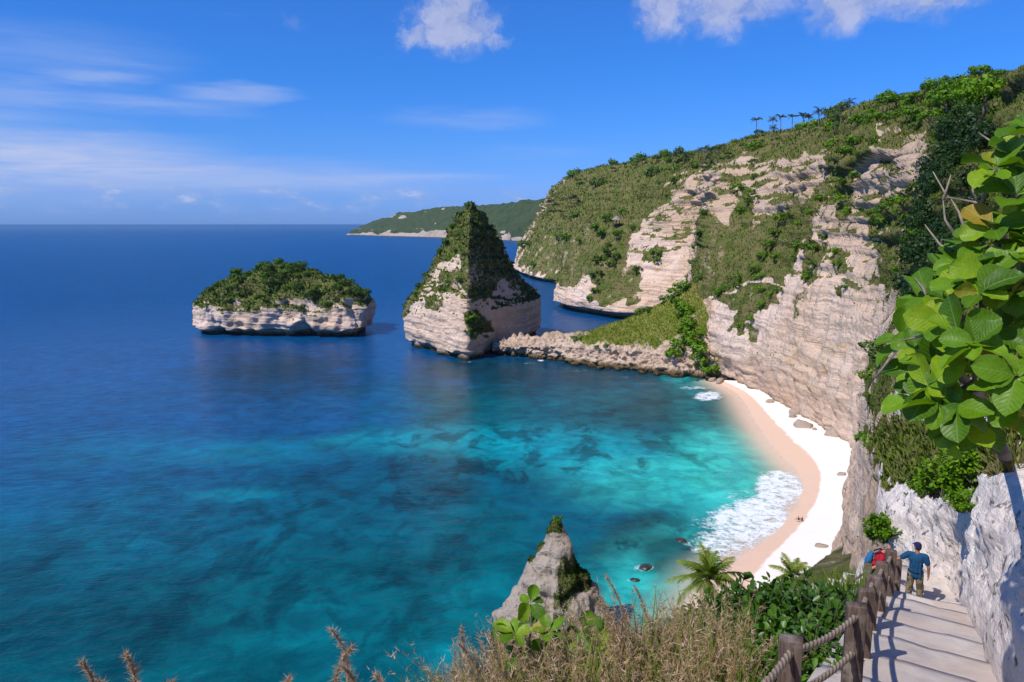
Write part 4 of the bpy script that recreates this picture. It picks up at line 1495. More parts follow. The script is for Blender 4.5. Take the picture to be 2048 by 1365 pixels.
FARPALM = [far_palm_meshes(i) for i in (1, 2, 3)]
for m_ in FARPALM:
    m_.materials.append(M_PALMFAR)
tv, tf = tube([(0, 0, -2), (.15, 0, 2), (.1, .1, 5), (0, 0, 7)], [.24, .2, .17, .15], 6)
FPT = np_mesh('trunk', tv, tf)
FPT.materials.append(M_PALMTRUNK)
for px, py, s in [(1512, 256, 1.1), (1536, 268, 1.0), (1548, 270, .9), (1557, 252, 1.05), (1576, 258, .95), (1600, 246, 1.1), (1613, 256, .9), (1630, 246, 1.05), (1650, 248, 1.1), (1662, 252, .9), (1678, 238, 1.05), (1690, 240, .95),
                  (1380, 318, 1.0), (1391, 315, 1.0), (1403, 312, 1.05), (1414, 312, 1.0), (1433, 312, 1.0), (1364, 318, .9), (1350, 316, .9), (1372, 322, .9)]:
    p = on_sheet(px, py + 5, 9)
    e = empty('palm_tree', p)
    t = bpy.data.objects.new('trunk', FPT)
    c = bpy.data.objects.new('crown', FARPALM[rgv.integers(3)])
    for q in (t, c):
        col.objects.link(q)
        q.parent = e
    k = (1.35 if px < 1450 else 1.15) * s
    hh = rgv.uniform(.85, 1.3)
    t.scale = (k, k, hh)
    c.location = (0, 0, 7 * hh)
    c.scale = (k, k, k)
    c.rotation_euler = (0, 0, rgv.uniform(0, 6))
    tag(e, 'small coconut palm ' + ('on the far skyline above the bare pale wall' if px < 1450 else 'leftmost of the palms on the nearer skyline' if px == 1512 else 'in the row of palms on the nearer skyline'), 'palm tree', 'palms on the skyline')

# islet and stack
rg2 = np.random.default_rng(8)
ps, _ = spread_pick(ISLET, ISLET_N, iv, 96, rg2, 4.4, 1.0, 1.0, lift=.8)
for p in ps:
    r = rg2.uniform(2.8, 5.6) * (1.0 if p[2] > 24 else .65)
    put_shrub('islet_bush', (SHRUBS_I if rg2.random() < .5 else CROWNS_I)[rg2.integers(4)], p, r, 'bushy green tree ' + ('at the left end of the low islet' if p[0] < -172 else 'at the right end of the low islet' if p[0] > -112 else 'on the top of the low islet' if p[2] > 30 else 'along the rock edge of the low islet'), 'trees on the islet', 'bush', .12)
ps, _ = spread_pick(STACK, STACK_N, sv, 56, rg2, 2.8, 1.0, 1.0, lift=.6)
for p in ps:
    put_shrub('stack_bush', (SHRUBS_I if rg2.random() < .6 else SHRUBS)[rg2.integers(6)], p, rg2.uniform(1.4, 3.0), 'green shrub ' + ('near the summit of the tall sea stack' if p[2] > 52 else 'on the shaded right side of the tall sea stack' if p[0] > -20 else 'on the sunlit left side of the tall sea stack'), 'shrubs on the sea stack', 'bush', .1)
_sd = (lambda P, Nn: proj(P.reshape(-1, 3)) + (np.sum(Nn.reshape(-1, 3) * (CAM - P.reshape(-1, 3)), 1) > 0, P.reshape(-1, 3)))
STK = _sd(STACK, STACK_N)
for px, py, r in [(950, 640, 3.0), (965, 655, 2.6), (940, 668, 2.6), (975, 672, 2.2), (955, 675, 2.4), (932, 650, 2.0)]:
    put_shrub('stack_bush', SHRUBS_B[rgv.integers(6)], on_sheet(px, py, 7, STK), r, 'bright bush low on the shaded side of the sea stack', 'bushes low on the stack', 'bush', .2)
PNS = _sd(PINN, PINN_N)
put_shrub('grass_tuft', SHRUBS_B[2], topring + np.array([0, 0, -.2]), 1.35, 'rounded green grass tuft on the tip of the grey pinnacle', None, 'grass tuft', .3, .9)
SPS = _sd(SPIT, SPIT_N)
for i, (px, py, r) in enumerate([(1345, 588, 3.2), (1330, 600, 2.8), (1358, 576, 3.0), (1352, 618, 3.4), (1366, 634, 3.4), (1374, 652, 3.4), (1362, 660, 3.2), (1384, 670, 3.4), (1350, 690, 3.2), (1366, 690, 3.2), (1384, 694, 3.4), (1398, 712, 3.2),
                                 (1345, 712, 2.8), (1410, 730, 3.0), (1422, 742, 2.6), (1404, 744, 2.6), (1390, 730, 2.8), (1336, 716, 2.4), (1278, 620, 2.4), (1270, 622, 2.0), (1290, 618, 2.0), (1205, 700, 1.8), (1145, 672, 1.8), (1155, 674, 1.6), (1198, 694, 1.5)]):
    put_shrub('spit_bush', SHRUBS_B[i % 6], on_sheet(px, py, 8, SPS), r * (1.6 if px > 1325 else 1.25), 'bright green bush ' + ('where the spit meets the cliff' if px > 1325 else 'on the crest of the grassy spit' if py < 650 else 'on the rocks of the spit'), 'bushes on the spit', 'bush', .35)

# dark trees on the near hillside at the right
G11 = [(1850, 470), (1905, 330), (1925, 230), (1990, 190), (1995, 300), (1985, 480), (1960, 620), (1860, 680), (1815, 650), (1826, 560)]
nm = veg * (dist > 36) * (dist < 135)


def in_g11(p):
    a, b, _ = proj(p[None])
    return bool(in_poly(a, b, G11)[0])


ps, dd_ = spread_pick(CLIFF, CLIFF_N, nm, 46, rg2, 2.0, 1.5, 1.0, in_g11)
for p, d in zip(ps, dd_):
    put_shrub('dark_tree', DARKS[rg2.integers(4)], p, rg2.uniform(.026, .040) * d, 'dark glossy bush ' + (lambda h: 'high on the near hillside at upper right' if h < 330 else 'halfway up the near hillside behind bare twigs' if h < 470 else 'low on the near hillside behind the large-leaved bush')(float(proj(p[None])[1][0])), 'dark bushes on the near hillside', 'bush', .2)

# thatched lookout hut on the far cliff
hp = on_sheet(1228, 446, 8)
hut = tag(empty('thatched_hut', hp + np.array([-.5, -2.0, .3]), .3), 'small open hut with a grey thatched roof on the far cliff', 'hut')
M_THATCH = bark_material('thatch', (.17, .15, .135), (.30, .27, .25), 3)
M_TIMBER = bark_material('old_timber', (.05, .036, .028), (.10, .078, .06), 6)
rv, nn_ = [], 16
prof = [(3.9, 3.6), (3.7, 3.8), (2.6, 4.9), (1.3, 5.9), (.25, 6.6)]
for r_, z_ in prof:
    for k in range(nn_):
        a = 2 * math.pi * k / nn_
        q = r_ * (1 + .04 * math.sin(5 * a + z_))
        rv.append((q * math.cos(a), q * math.sin(a), z_))
roof_me = np_mesh('roof', np.array(rv), np.array([[i * nn_ + k, i * nn_ + (k + 1) % nn_, (i + 1) * nn_ + (k + 1) % nn_, (i + 1) * nn_ + k] for i in range(len(prof) - 1) for k in range(nn_)]), None)
new_obj('roof', roof_me, M_THATCH, hut)
pv_, pf_ = tube([(0, 0, -3), (0, 0, 1), (0, 0, 3.9)], [.16, .15, .14], 6)
post_me = np_mesh('post', pv_, pf_)
for k in range(6):
    a = math.pi * k / 3
    new_obj('post', post_me, M_TIMBER, hut, (2.7 * math.cos(a), 2.7 * math.sin(a), 0))
fv = np.array([(3 * math.cos(math.pi * k / 6), 3 * math.sin(math.pi * k / 6), z) for z in (.7, 1.0) for k in range(12)])
ff = [[k, (k + 1) % 12, 12 + (k + 1) % 12, 12 + k] for k in range(12)] + [[12, 12 + 2 * k + 1, 12 + 2 * k + 2, 12 + (2 * k + 3) % 12] for k in range(5)]
new_obj('platform', np_mesh('platform', fv, np.array(ff), None, False), M_TIMBER, hut)
# ------------------------------------------------------------------ stairs, fence and foreground
U = np.array([.531, .8474, 0])        # downhill along the stairs
RN = np.array([.8474, -.531, 0])      # to the right, towards the rock wall
P1 = np.array([2.5, 6.2, 0])
UP = np.array([0, 0, 1.0])


def path_z(s):
    return float(np.interp(s, [-9, -3, 0, 9.8, 14.6, 30], [64.2, 61.5, 60.33, 57.38, 54.72, 54.72]))


def on_path(s, lat, z=None):
    q = P1 + U * s + RN * lat
    q = q.copy()
    q[2] = path_z(s) if z is None else z
    return q


def concrete_material():
    m, N, b, out = new_mat('worn_concrete')
    p = N.pos()
    f = N.noise(p, 1.6, 8.0, .65)
    g = N.noise(p, 14.0, 6.0, .7)
    st = N.noise(N.scale(p, (1, 1, 1)), .55, 4.0, .6)
    c = N.mix(N.mrange(f, .32, .68), (.40, .345, .31), (.56, .49, .44))
    c = N.mix(N.mrange(st, .5, .66, 0, .6), c, (.52, .405, .335))
    c = N.mix(N.mrange(g, .28, .42, .45, 0), c, (.24, .21, .19))
    N.put(b.inputs['Base Color'], c)
    b.inputs['Roughness'].default_value = .9
    b.inputs['Specular IOR Level'].default_value = .2
    N.put(b.inputs['Normal'], N.bump(N.math('ADD', g, N.math('MULTIPLY', f, 2.0)), .5, .02))
    return m


M_CONC = concrete_material()
stairs = tag(empty('stairs', on_path(0, 0)), 'worn concrete stairs leading down between rope fence and rock wall', 'stairs', None, 'structure')


def step_mesh(tread, width, thick, seed, slope=0.0):
    """slab with an uneven top and a rounded front edge, origin at its back left top corner"""
    nx, ny = 7, 13
    xs = np.linspace(0, tread, nx)
    ys = np.linspace(-.12, width, ny)
    X, Y = np.meshgrid(xs, ys, indexing='ij')
    Q = np.stack([X, Y, np.zeros_like(X)], -1)
    Q[..., 2] = .022 * fbm(Q / .8 + seed * 7.7, 3) - .012 * sstep(X, tread - .10, tread) * (1 + .8 * pn(Q / .3 + seed)) - slope * X
    Q[..., 0] += .07 * sstep(X, tread * .6, tread) * fbm(Q / .6 + 3 + seed, 2)
    top = Q.reshape(-1, 3)
    fr = Q[-1] + np.array([.0, 0, -thick])
    lf = Q[:, 0] + np.array([0, 0, -thick])
    V = [top, fr, lf]
    Fc = [grid_faces(nx, ny)]
    n0 = nx * ny
    a = (nx - 1) * ny + np.arange(ny - 1)
    Fc.append(np.stack([a, n0 + np.arange(ny - 1), n0 + 1 + np.arange(ny - 1), a + 1], -1))
    n1 = n0 + ny
    a = np.arange(nx - 1) * ny
    Fc.append(np.stack([a, n1 + np.arange(nx - 1), n1 + 1 + np.arange(nx - 1), a + ny], -1))
    return np_mesh('step', np.concatenate(V), np.concatenate(Fc), None, False)


STEP_A = [step_mesh(1.43, 2.6, .6, k, .25) for k in range(3)]
STEP_B = [step_mesh(.52, 2.3, .5, 9 + k) for k in range(2)]
rzp = math.atan2(U[1], U[0])
yaw = Matrix.Rotation(rzp, 4, 'Z') @ Matrix.Scale(-1, 4, (0, 1, 0))


def put_step(me, s, lat, z, lift=0.0):
    o = new_obj('step', me, M_CONC, stairs)
    q = on_path(s, lat, z)
    o.matrix_local = Matrix.Translation(Vector(q - on_path(0, 0))) @ yaw
    return o


for k in range(-5, 7):
    s = k * 1.4
    put_step(STEP_A[k % 3], s, -.05, path_z(s) + .004 * (k % 2))
for k in range(10):
    s = 9.8 + k * .48
    put_step(STEP_B[k % 2], s, -.05, path_z(s) - .02)
land = step_mesh(3.6, 3.4, .5, 21)
put_step(land, 14.55, -1.2, 54.70)
for k in range(6):                      # second flight, turning left and down
    o = new_obj('step', STEP_B[k % 2], M_CONC, stairs)
    q = on_path(15.0, -1.2 - .45 * (k + 1), 54.70 - .30 * (k + 1))
    ang = math.atan2(-RN[1], -RN[0])
    o.matrix_local = Matrix.Translation(Vector(q - on_path(0, 0) + RN * .45)) @ Matrix.Rotation(ang, 4, 'Z') @ Matrix.Scale(-1, 4, (0, 1, 0))


# --- rope fence
def wood_material():
    m, N, b, out = new_mat('weathered_post')
    tc = N.n('ShaderNodeTexCoord').outputs['Object']
    ob = N.n('ShaderNodeObjectInfo').outputs['Random']
    v = N.vmath('ADD', tc, N.comb(N.math('MULTIPLY', ob, 9.0), 0.0, 0.0))
    g = N.noise(N.scale(v, (26, 26, 1.6)), 1.0, 6.0, .65, .6)
    w = N.noise(v, 4.0, 5.0, .6)
    c = N.mix(N.mrange(g, .3, .7), (.055, .036, .028), (.150, .108, .088))
    c = N.mix(N.mrange(w, .5, .7, 0, .5), c, (.29, .25, .22))
    N.put(b.inputs['Base Color'], c)
    b.inputs['Roughness'].default_value = .8
    b.inputs['Specular IOR Level'].default_value = .2
    N.put(b.inputs['Normal'], N.bump(g, .6, .012))
    return m


def rope_material():
    m, N, b, out = new_mat('hemp_rope')
    p = N.pos()
    f = N.noise(p, 60.0, 4.0, .7)
    r = N.attr('rnd')
    c = N.mix(N.mrange(f, .3, .7), (.26, .195, .145), (.44, .355, .285))
    c = N.mix(r, (.10, .075, .055), c)
    N.put(b.inputs['Base Color'], c)
    b.inputs['Roughness'].default_value = .95
    b.inputs['Specular IOR Level'].default_value = .1
    N.put(b.inputs['Normal'], N.bump(f, .5, .006))
    return m


M_POST, M_ROPE = wood_material(), rope_material()


def post_mesh(h, wx, wy, seed):
    rg = np.random.default_rng(seed)
    b = .007
    ring = []
    for sx, sy in ((1, 1), (-1, 1), (-1, -1), (1, -1)):
        hx, hy = wx / 2, wy / 2
        if sx * sy > 0:
            ring += [(sx * hx, sy * (hy - b)), (sx * (hx - b), sy * hy)]
        else:
            ring += [(sx * (hx - b), sy * hy), (sx * hx, sy * (hy - b))]
    ring = np.array(ring)
    zs = np.array([-.7, 0, h * .25, h * .5, h * .75, h - .012, h])
    V = []
    for i, z in enumerate(zs):
        k = 1 + .012 * rg.normal(0, .5)
        if i == len(zs) - 1:
            k *= .97
        r = ring * k
        V += [(x + .002 * rg.normal(), y + .002 * rg.normal(), z + (.012 * x / wx if i >= 5 else 0)) for x, y in r]
    n = 8
    Fc = [[i * n + j, i * n + (j + 1) % n, (i + 1) * n + (j + 1) % n, (i + 1) * n + j] for i in range(len(zs) - 1) for j in range(n)]
    t = (len(zs) - 1) * n
    Fc += [[t, t + 1, t + 2, t + 3], [t, t + 3, t + 4, t + 7], [t + 4, t + 5, t + 6, t + 7]]
    return np_mesh('post', np.array(V), np.array(Fc), None, False)


def rope_mesh(a, b, sag, r=.030, turns=9.0):
    L = np.linalg.norm(b - a)
    n = max(int(L / .022), 20)
    seg = 12
    t = np.linspace(0, 1, n)
    path = a + (b - a) * t[:, None]
    path[:, 2] -= sag * 4 * t * (1 - t)
    T = np.gradient(path, axis=0)
    T /= np.linalg.norm(T, axis=1, keepdims=True)
    s = np.cross(T, UP)
    s /= np.linalg.norm(s, axis=1, keepdims=True)
    q = np.cross(s, T)
    th = np.arange(seg) * 2 * math.pi / seg
    ph = th[None, :] * 3 - (t * L * turns * 2 * math.pi)[:, None]
    rr_ = r * (1 + .17 * np.cos(ph))
    V = path[:, None] + rr_[..., None] * (np.cos(th)[None, :, None] * s[:, None] + np.sin(th)[None, :, None] * q[:, None])
    i, j = np.meshgrid(np.arange(n - 1), np.arange(seg), indexing='ij')
    j2 = (j + 1) % seg
    Fc = np.stack([i * seg + j, i * seg + j2, (i + 1) * seg + j2, (i + 1) * seg + j], -1).reshape(-1, 4)
    return np_mesh('rope', V.reshape(-1, 3), Fc, {'rnd': (.5 + .5 * np.cos(ph)).ravel() ** .6})


def fence(root_s, posts, label, name='rope_fence', ry=None):
    """posts: list of top points"""
    root = tag(empty(name, posts[0] - UP * 1.05), label, 'fence')
    o0 = np.array(root.location)
    for k, tp in enumerate(posts):
        me = post_mesh(1.06 if k else 1.1, .20, .13, 40 + k)
        o = new_obj('post', me, M_POST, root, Vector(tp - UP * 1.06 - o0))
        o.rotation_euler = (rgv.normal(0, .012), rgv.normal(0, .012), (rzp - math.pi / 2 if ry is None else ry) + rgv.normal(0, .05) + .18)
    for a, b in zip(posts[:-1], posts[1:]):
        for dz, sg in ((.13, .05), (.56, .05)):
            new_obj('rope', rope_mesh(a - UP * dz - o0, b - UP * dz - o0, sg + rgv.uniform(0, .03)), M_ROPE, root)
    return root


tops = [on_path(-6.2, -.15, 64.1), on_path(-4.1, -.12, 63.0), np.array([1.36, 4.45, 61.95])]
for px, py, d in [(1584, 1276, 6.7), (1715, 1210, 8.2), (1733, 1179, 10.0), (1745, 1151, 12.0), (1765, 1125, 13.6), (1782, 1102, 15.4), (1795, 1121, 17.6)]:
    tops.append(at_d(px, py, d))
fence(0, tops, 'long rope fence with square wooden posts along the stairs')
low = [at_d(1736, 1130, 20.4), at_d(1704, 1152, 21.4), at_d(1676, 1180, 22.4)]
fence(0, low, 'short rope fence on the lower flight behind the man with the backpack')
low2 = [on_path(17.9, .9, 55.55), on_path(17.9, -.9, 55.5), on_path(17.7, -2.4, 54.6)]


# --- large-leaved bush at the right
def big_leaf_material():
    m, N, b, out = new_mat('large_leaf')
    u, w = N.attr('lu'), N.attr('lw')
    ob = N.n('ShaderNodeObjectInfo').outputs['Random']
    aw = N.math('ABSOLUTE', w)
    ph = N.math('MULTIPLY', N.math('SUBTRACT', N.math('MULTIPLY', u, 9.0), N.math('MULTIPLY', aw, 3.0)), 6.2832)
    vein = N.math('POWER', N.math('ADD', N.math('MULTIPLY', N.math('COSINE', ph), .5), .5), 9.0)
    mid_ = N.mrange(aw, .07, .02)
    v = N.math('MAXIMUM', N.math('MULTIPLY', vein, .75), mid_)
    c = N.ramp(ob, [(0, (.045, .115, .004)), (.35, (.090, .195, .005)), (.7, (.150, .28, .006)), (.93, (.24, .34, .010)), (.955, (.30, .24, .02)), (1, (.34, .20, .03))])
    tc = N.n('ShaderNodeTexCoord').outputs['Object']
    bl = N.noise(tc, 9.0, 4.0, .6)
    c = N.mix(N.mrange(bl, .35, .68), N.mix(1.0, c, (.78, .85, .8), 'MULTIPLY'), c)
    c = N.mix(N.math('MULTIPLY', v, .38), c, (.20, .30, .06))
    N.put(b.inputs['Base Color'], c)
    b.inputs['Roughness'].default_value = .42
    b.inputs['Specular IOR Level'].default_value = .26
    N.put(b.inputs['Normal'], N.bump(N.math('ADD', N.math('MULTIPLY', v, -1.0), N.math('MULTIPLY', bl, .6)), .45, .006))
    tr = N.n('ShaderNodeBsdfTranslucent')
    N.put(tr.inputs['Color'], N.mix(1.0, c, (1.7, 1.7, .45), 'MULTIPLY'))
    mx = N.n('ShaderNodeMixShader')
    mx.inputs[0].default_value = .30
    m.node_tree.links.new(b.outputs[0], mx.inputs[1])
    m.node_tree.links.new(tr.outputs[0], mx.inputs[2])
    m.node_tree.links.new(mx.outputs[0], out.inputs['Surface'])
    return m


M_BIGLEAF = big_leaf_material()


def big_leaf_mesh(seed):
    """obovate leaf of unit length along +x, folded along its midrib, with a short stalk"""
    rg = np.random.default_rng(seed)
    us = np.array([0, .07, .16, .28, .42, .57, .72, .85, .95, 1.0])
    ws = np.array([.012, .014, .10, .20, .285, .335, .335, .265, .145, .012])
    fold = rg.uniform(.10, .34)
    droop = rg.uniform(.05, .38)
    twist = rg.normal(0, .12)
    vs = np.array([-1, -.55, 0, .55, 1])
    V, lu, lw = [], [], []
    for u, w in zip(us, ws):
        for v in vs:
            wv = .030 * math.sin(u * 17 + v * 2 + seed) * abs(v)
            y = v * w
            z = abs(v) * w * fold * 1.6 - droop * u * u + wv + twist * u * y * 3
            V.append((u * (1 - .12 * droop), y, z))
            lu.append(u)
            lw.append(v * w / .33)
    return np_mesh('leaf', np.array(V), grid_faces(len(us), 5), {'lu': np.array(lu), 'lw': np.array(lw)})


BIGLEAF = [big_leaf_mesh(k) for k in range(7)]
for m_ in BIGLEAF:
    m_.materials.append(M_BIGLEAF)
rgb_ = np.random.default_rng(404)


def rosette(parent, o0, tip, axis, n, size, rg):
    axis = axis / np.linalg.norm(axis)
    a = np.cross(axis, [.3, .2, 1.0])
    a /= np.linalg.norm(a)
    b = np.cross(axis, a)
    ph0 = rg.uniform(0, 6.28)
    for k in range(n):
        ph = ph0 + k * 2.4 + rg.normal(0, .15)
        out_ = math.cos(ph) * a + math.sin(ph) * b
        d = out_ + axis * rg.uniform(.10, .75)
        d /= np.linalg.norm(d)
        up_ = axis * .8 + np.array([0, 0, .45]) + np.array(sd) * .25 + rg.normal(0, .42, 3)
        y = np.cross(up_, d)
        y /= np.linalg.norm(y)
        z = np.cross(d, y)
        L = size * rg.uniform(.58, 1.22)
        o = bpy.data.objects.new('leaf', BIGLEAF[rg.integers(7)])
        col.objects.link(o)
        o.parent = parent
        Mx = Matrix(((d[0] * L, y[0] * L, z[0] * L, 0), (d[1] * L, y[1] * L, z[1] * L, 0), (d[2] * L, y[2] * L, z[2] * L, 0), (0, 0, 0, 1)))
        Mx.translation = Vector(tip - o0 + axis * rg.uniform(-.05, .03))
        o.matrix_local = Mx


bush_base = on_sheet(2012, 915, 9)
bush = tag(empty('large_leaf_bush', bush_base), 'big bush with large glossy oval leaves overhanging the right side of the stairs', 'bush')
TIPS = [(1975, 336, 6.2), (1995, 354, 6.4), (2021, 308, 6.3), (2039, 264, 6.2), (2021, 392, 6.1), (2045, 337, 6.6), (1975, 462, 6.2), (2004, 443, 6.4), (2033, 455, 6.1), (1922, 484, 6.6), (1951, 486, 6.3), (2004, 513, 6.0),
        (1898, 530, 6.5), (1872, 545, 6.8), (1916, 560, 6.1), (1963, 553, 5.9), (1989, 538, 6.4), (1840, 592, 6.6), (1822, 600, 6.9), (1881, 598, 6.3), (1945, 590, 5.8), (1995, 586, 6.0), (2042, 557, 6.0),
        (1796, 682, 6.6), (1818, 698, 6.3), (1878, 646, 6.0), (1904, 667, 5.8), (1939, 690, 5.6), (1922, 717, 5.8), (1969, 673, 6.0), (1982, 646, 6.2), (2033, 625, 6.0), (2039, 675, 6.2), (2021, 752, 5.4), (2013, 799, 5.6),
        (1816, 750, 6.4), (1857, 737, 6.1), (1843, 775, 6.0), (1809, 790, 6.5), (1866, 811, 5.9), (1898, 811, 5.8), (1881, 850, 6.0), (1916, 850, 5.9), (1936, 838, 6.2), (2060, 500, 6.0), (2060, 720, 5.6), (2075, 400, 6.4), (2080, 600, 6.2), (2070, 820, 6.0)]
crown_c = at_d(2010, 690, 7.0)
forks = [at_d(1990, 880, 7.4), at_d(1960, 790, 7.0), at_d(1985, 690, 6.9), at_d(1965, 600, 6.8), at_d(2000, 500, 6.7), at_d(1900, 720, 6.7), at_d(1905, 790, 6.6), at_d(2030, 380, 6.6), at_d(1890, 620, 6.8), at_d(2045, 600, 6.6)]
links = [(None, 0), (0, 1), (1, 2), (2, 3), (3, 4), (1, 5), (1, 6), (4, 7), (2, 8), (2, 9)]
trunk_p, branch_p = Pile(), Pile()
tv, tf = tube(np.array([bush_base + np.array([.05, 0, -.5]), bush_base, bush_base * .5 + forks[0] * .5 + np.array([.03, .02, 0]), forks[0]]) - bush_base, [.12, .105, .09, .075], 10)
trunk_p.add(tv, tf)
for a, b in links[1:]:
    p0, p1 = forks[a], forks[b]
    mid_p = (p0 + p1) / 2 + rgb_.normal(0, .05, 3)
    tv, tf = tube(np.array([p0, mid_p, p1]) - bush_base, [.055, .042, .030], 7)
    branch_p.add(tv, tf)
for i, (px, py, d) in enumerate(TIPS):
    tip = at_d(px + 14, py, d)
    f = forks[int(np.argmin([np.linalg.norm(tip - q) for q in forks]))]
    m1 = f + (tip - f) * .55 + rgb_.normal(0, .05, 3) + np.array([0, 0, -.04])
    tv, tf = tube(np.array([f, m1, tip]) - bush_base, [.026, .018, .012], 6)
    branch_p.add(tv, tf)
    ax = (tip - crown_c)
    ax = ax / (np.linalg.norm(ax) + 1e-6) * .8 + np.array([-.25, -.35, .62])
    rosette(bush, bush_base, tip, ax, 6, .275, rgb_)
new_obj('trunk', trunk_p.mesh('trunk', True), M_BARK, bush)
new_obj('branches', branch_p.mesh('branches', True), M_BARK, bush)
# bare grey twigs sticking out of it
for pts in ([(1975, 425, 6.6), (1950, 405, 6.7), (1895, 395, 6.8), (1866, 344, 6.9)], [(1933, 470, 6.6), (1918, 425, 6.7), (1900, 395, 6.8)], [(1905, 503, 6.6), (1880, 490, 6.7), (1850, 450, 6.8)], [(2003, 300, 6.5), (1985, 285, 6.6), (1957, 266, 6.8)],
            [(1960, 410, 6.5), (1985, 355, 6.5), (2003, 300, 6.5), (2000, 270, 6.5)], [(1910, 470, 6.7), (1890, 440, 6.75), (1886, 400, 6.8)], [(1862, 610, 6.6), (1845, 575, 6.6), (1830, 556, 6.7)], [(1870, 665, 6.0), (1830, 676, 6.1), (1800, 682, 6.2)], [(1800, 690, 6.4), (1760, 745, 6.6), (1738, 768, 6.8)], [(1886, 400, 6.8), (1893, 380, 6.8), (1902, 350, 6.8)], [(1955, 405, 6.7), (1945, 380, 6.7), (1950, 340, 6.7)]):
    tv, tf = tube(np.array([at_d(*q) for q in pts]) - bush_base, np.linspace(.016, .005, len(pts)), 6)
    new_obj('bare_twig', np_mesh('bare_twig', tv, tf), M_TWIG, bush)


# --- leafy shrubs left of the stairs
def spray_shrub(seed, n_twig, n_leaf, size, flat=.8):
    """unit shrub: twigs carrying rounded leaves -> leaf Pile, twig Pile"""
    rg = np.random.default_rng(seed)
    lp, sp_ = Pile(), Pile()
    for t in range(n_twig):
        d = rg.normal(0, 1, 3)
        d[2] = abs(d[2]) * .9 + .1
        d /= np.linalg.norm(d)
        L = rg.uniform(.6, 1.05)
        root = np.array([rg.normal(0, .12), rg.normal(0, .12), -.45])
        tip = d * L * np.array([1, 1, flat])
        mid_p = root * .4 + tip * .6 + rg.normal(0, .06, 3)
        tv, tf = tube(np.array([root, mid_p, tip]), [.018, .012, .005], 5, False)
        sp_.add(tv, tf)
        tone = rg.uniform(-.2, .2)
        n = n_leaf
        f = rg.uniform(.25, 1.0, n) ** .7
        pts = np.where(f[:, None] < .6, root + (mid_p - root) * (f[:, None] / .6), mid_p + (tip - mid_p) * ((f[:, None] - .6) / .4))
        ld = rg.normal(0, 1, (n, 3)) + d * .9
        ld /= np.linalg.norm(ld, axis=1, keepdims=True)
        nr = np.array([0, 0, .9]) + d * .4 + rg.normal(0, .45, (n, 3))
        s = np.cross(nr, ld)
        s /= np.linalg.norm(s, axis=1, keepdims=True) + 1e-9
        nz = np.cross(ld, s)
        L2 = (size * rg.uniform(.6, 1.25, n))[:, None]
        o_ = pts + ld * L2 * .15
        V = np.stack([o_, o_ + ld * L2 * .45 + s * L2 * .27 + nz * L2 * .07, o_ + ld * L2 * .85 + s * L2 * .24 + nz * L2 * .04, o_ + ld * L2 * 1.02 - nz * L2 * .05,
                      o_ + ld * L2 * .85 - s * L2 * .24 + nz * L2 * .04, o_ + ld * L2 * .45 - s * L2 * .27 + nz * L2 * .07], 1).reshape(-1, 3)
        b = np.arange(n)[:, None] * 6
        Fc = np.concatenate([b + np.array([0, 1, 2, 3]), b + np.array([0, 3, 4, 5])])
        lp.add(V, Fc, np.repeat(np.clip(.5 + tone + rg.normal(0, .17, n), 0, 1), 6))
    return lp.mesh('foliage'), sp_.mesh('stems', True)


SPRAY = [spray_shrub(500 + k, 46, 26, .155) for k in range(4)]
for a, b in SPRAY:
    a.materials.append(M_FORE)
    b.materials.append(M_BARK)
SPRAY_B = [(a.copy(), b) for a, b in SPRAY]
for a, b in SPRAY_B:
    a.materials.clear()
    a.materials.append(M_BRIGHT)


def put_spray(px, py, d, r, label, bank=SPRAY, group=None, cat='shrub', k=None, name='leafy_shrub', sq=1.0):
    p = at_d(px, py, d)
    e = empty(name, p, rgv.uniform(0, 6.28))
    e.scale = (r, r, r * sq)
    lf, st = bank[rgv.integers(4) if k is None else k]
    new_obj('foliage', lf, None, e)
    new_obj('stems', st, None, e)
    return tag(e, label, cat, group)


for px, py, d, r, lab in [(1500, 1262, 13.0, 1.05, 'leafy dark green shrub below the larger coconut palm'), (1568, 1235, 13.4, 1.0, 'leafy green shrub in front of the smaller coconut palm'),
                          (1632, 1262, 12.6, .95, 'leafy green shrub behind the tall second fence post'), (1688, 1232, 14.4, .75, 'leafy green shrub right beside the fence posts of the stairs'),
                          (1455, 1310, 11.6, .85, 'leafy shrub at the edge of the dry brown grass'), (1545, 1320, 10.8, .95, 'leafy shrub just behind the nearest fence post'),
                          (1640, 1325, 10.2, .62, 'leafy shrub between the two nearest fence posts'), (1500, 1372, 9.6, .8, 'leafy shrub at the bottom edge left of the nearest post'), (1398, 1275, 13.2, .7, 'leafy shrub left of the larger palm among dry stalks'),
                          (1590, 1375, 9.4, .65, 'leafy shrub behind the foot of the nearest post'), (1440, 1225, 15.0, .6, 'small dark shrub directly under the larger palm trunk')]:
    put_spray(px, py, d, r, lab, group='shrubs left of the stairs')
for px, py, d, r, lab in [(1905, 965, 17.4, .85, 'bright broad-leaved plant hanging over the top of the white rock wall'), (1870, 972, 18.0, .62, 'smaller bright plant at the left end of the rock wall top'),
                          (1925, 1008, 16.2, .42, 'bright leafy plant hanging down the face of the white rock wall'), (1948, 935, 17.0, .7, 'bright leafy plant on the rock top below the bush trunk'),
                          (1768, 905, 36, 1.1, 'dark bush on the grey outcrop beside the beach'), (1798, 885, 33, 1.0, 'light green bush on the ledge above the outcrop'), (1770, 1058, 25, .78, 'round yellow-green bush on the rock above the man in red'),
                          (1745, 1070, 25.5, .40, 'small dark bush beside the round yellow-green bush'), (1712, 1192, 22.5, .5, 'bright weed beside the lower rope fence'), (1725, 1215, 15.5, .35, 'bright weed behind the middle fence posts')]:
    put_spray(px, py, d, r, lab, SPRAY_B, group='green plants around the rock wall')


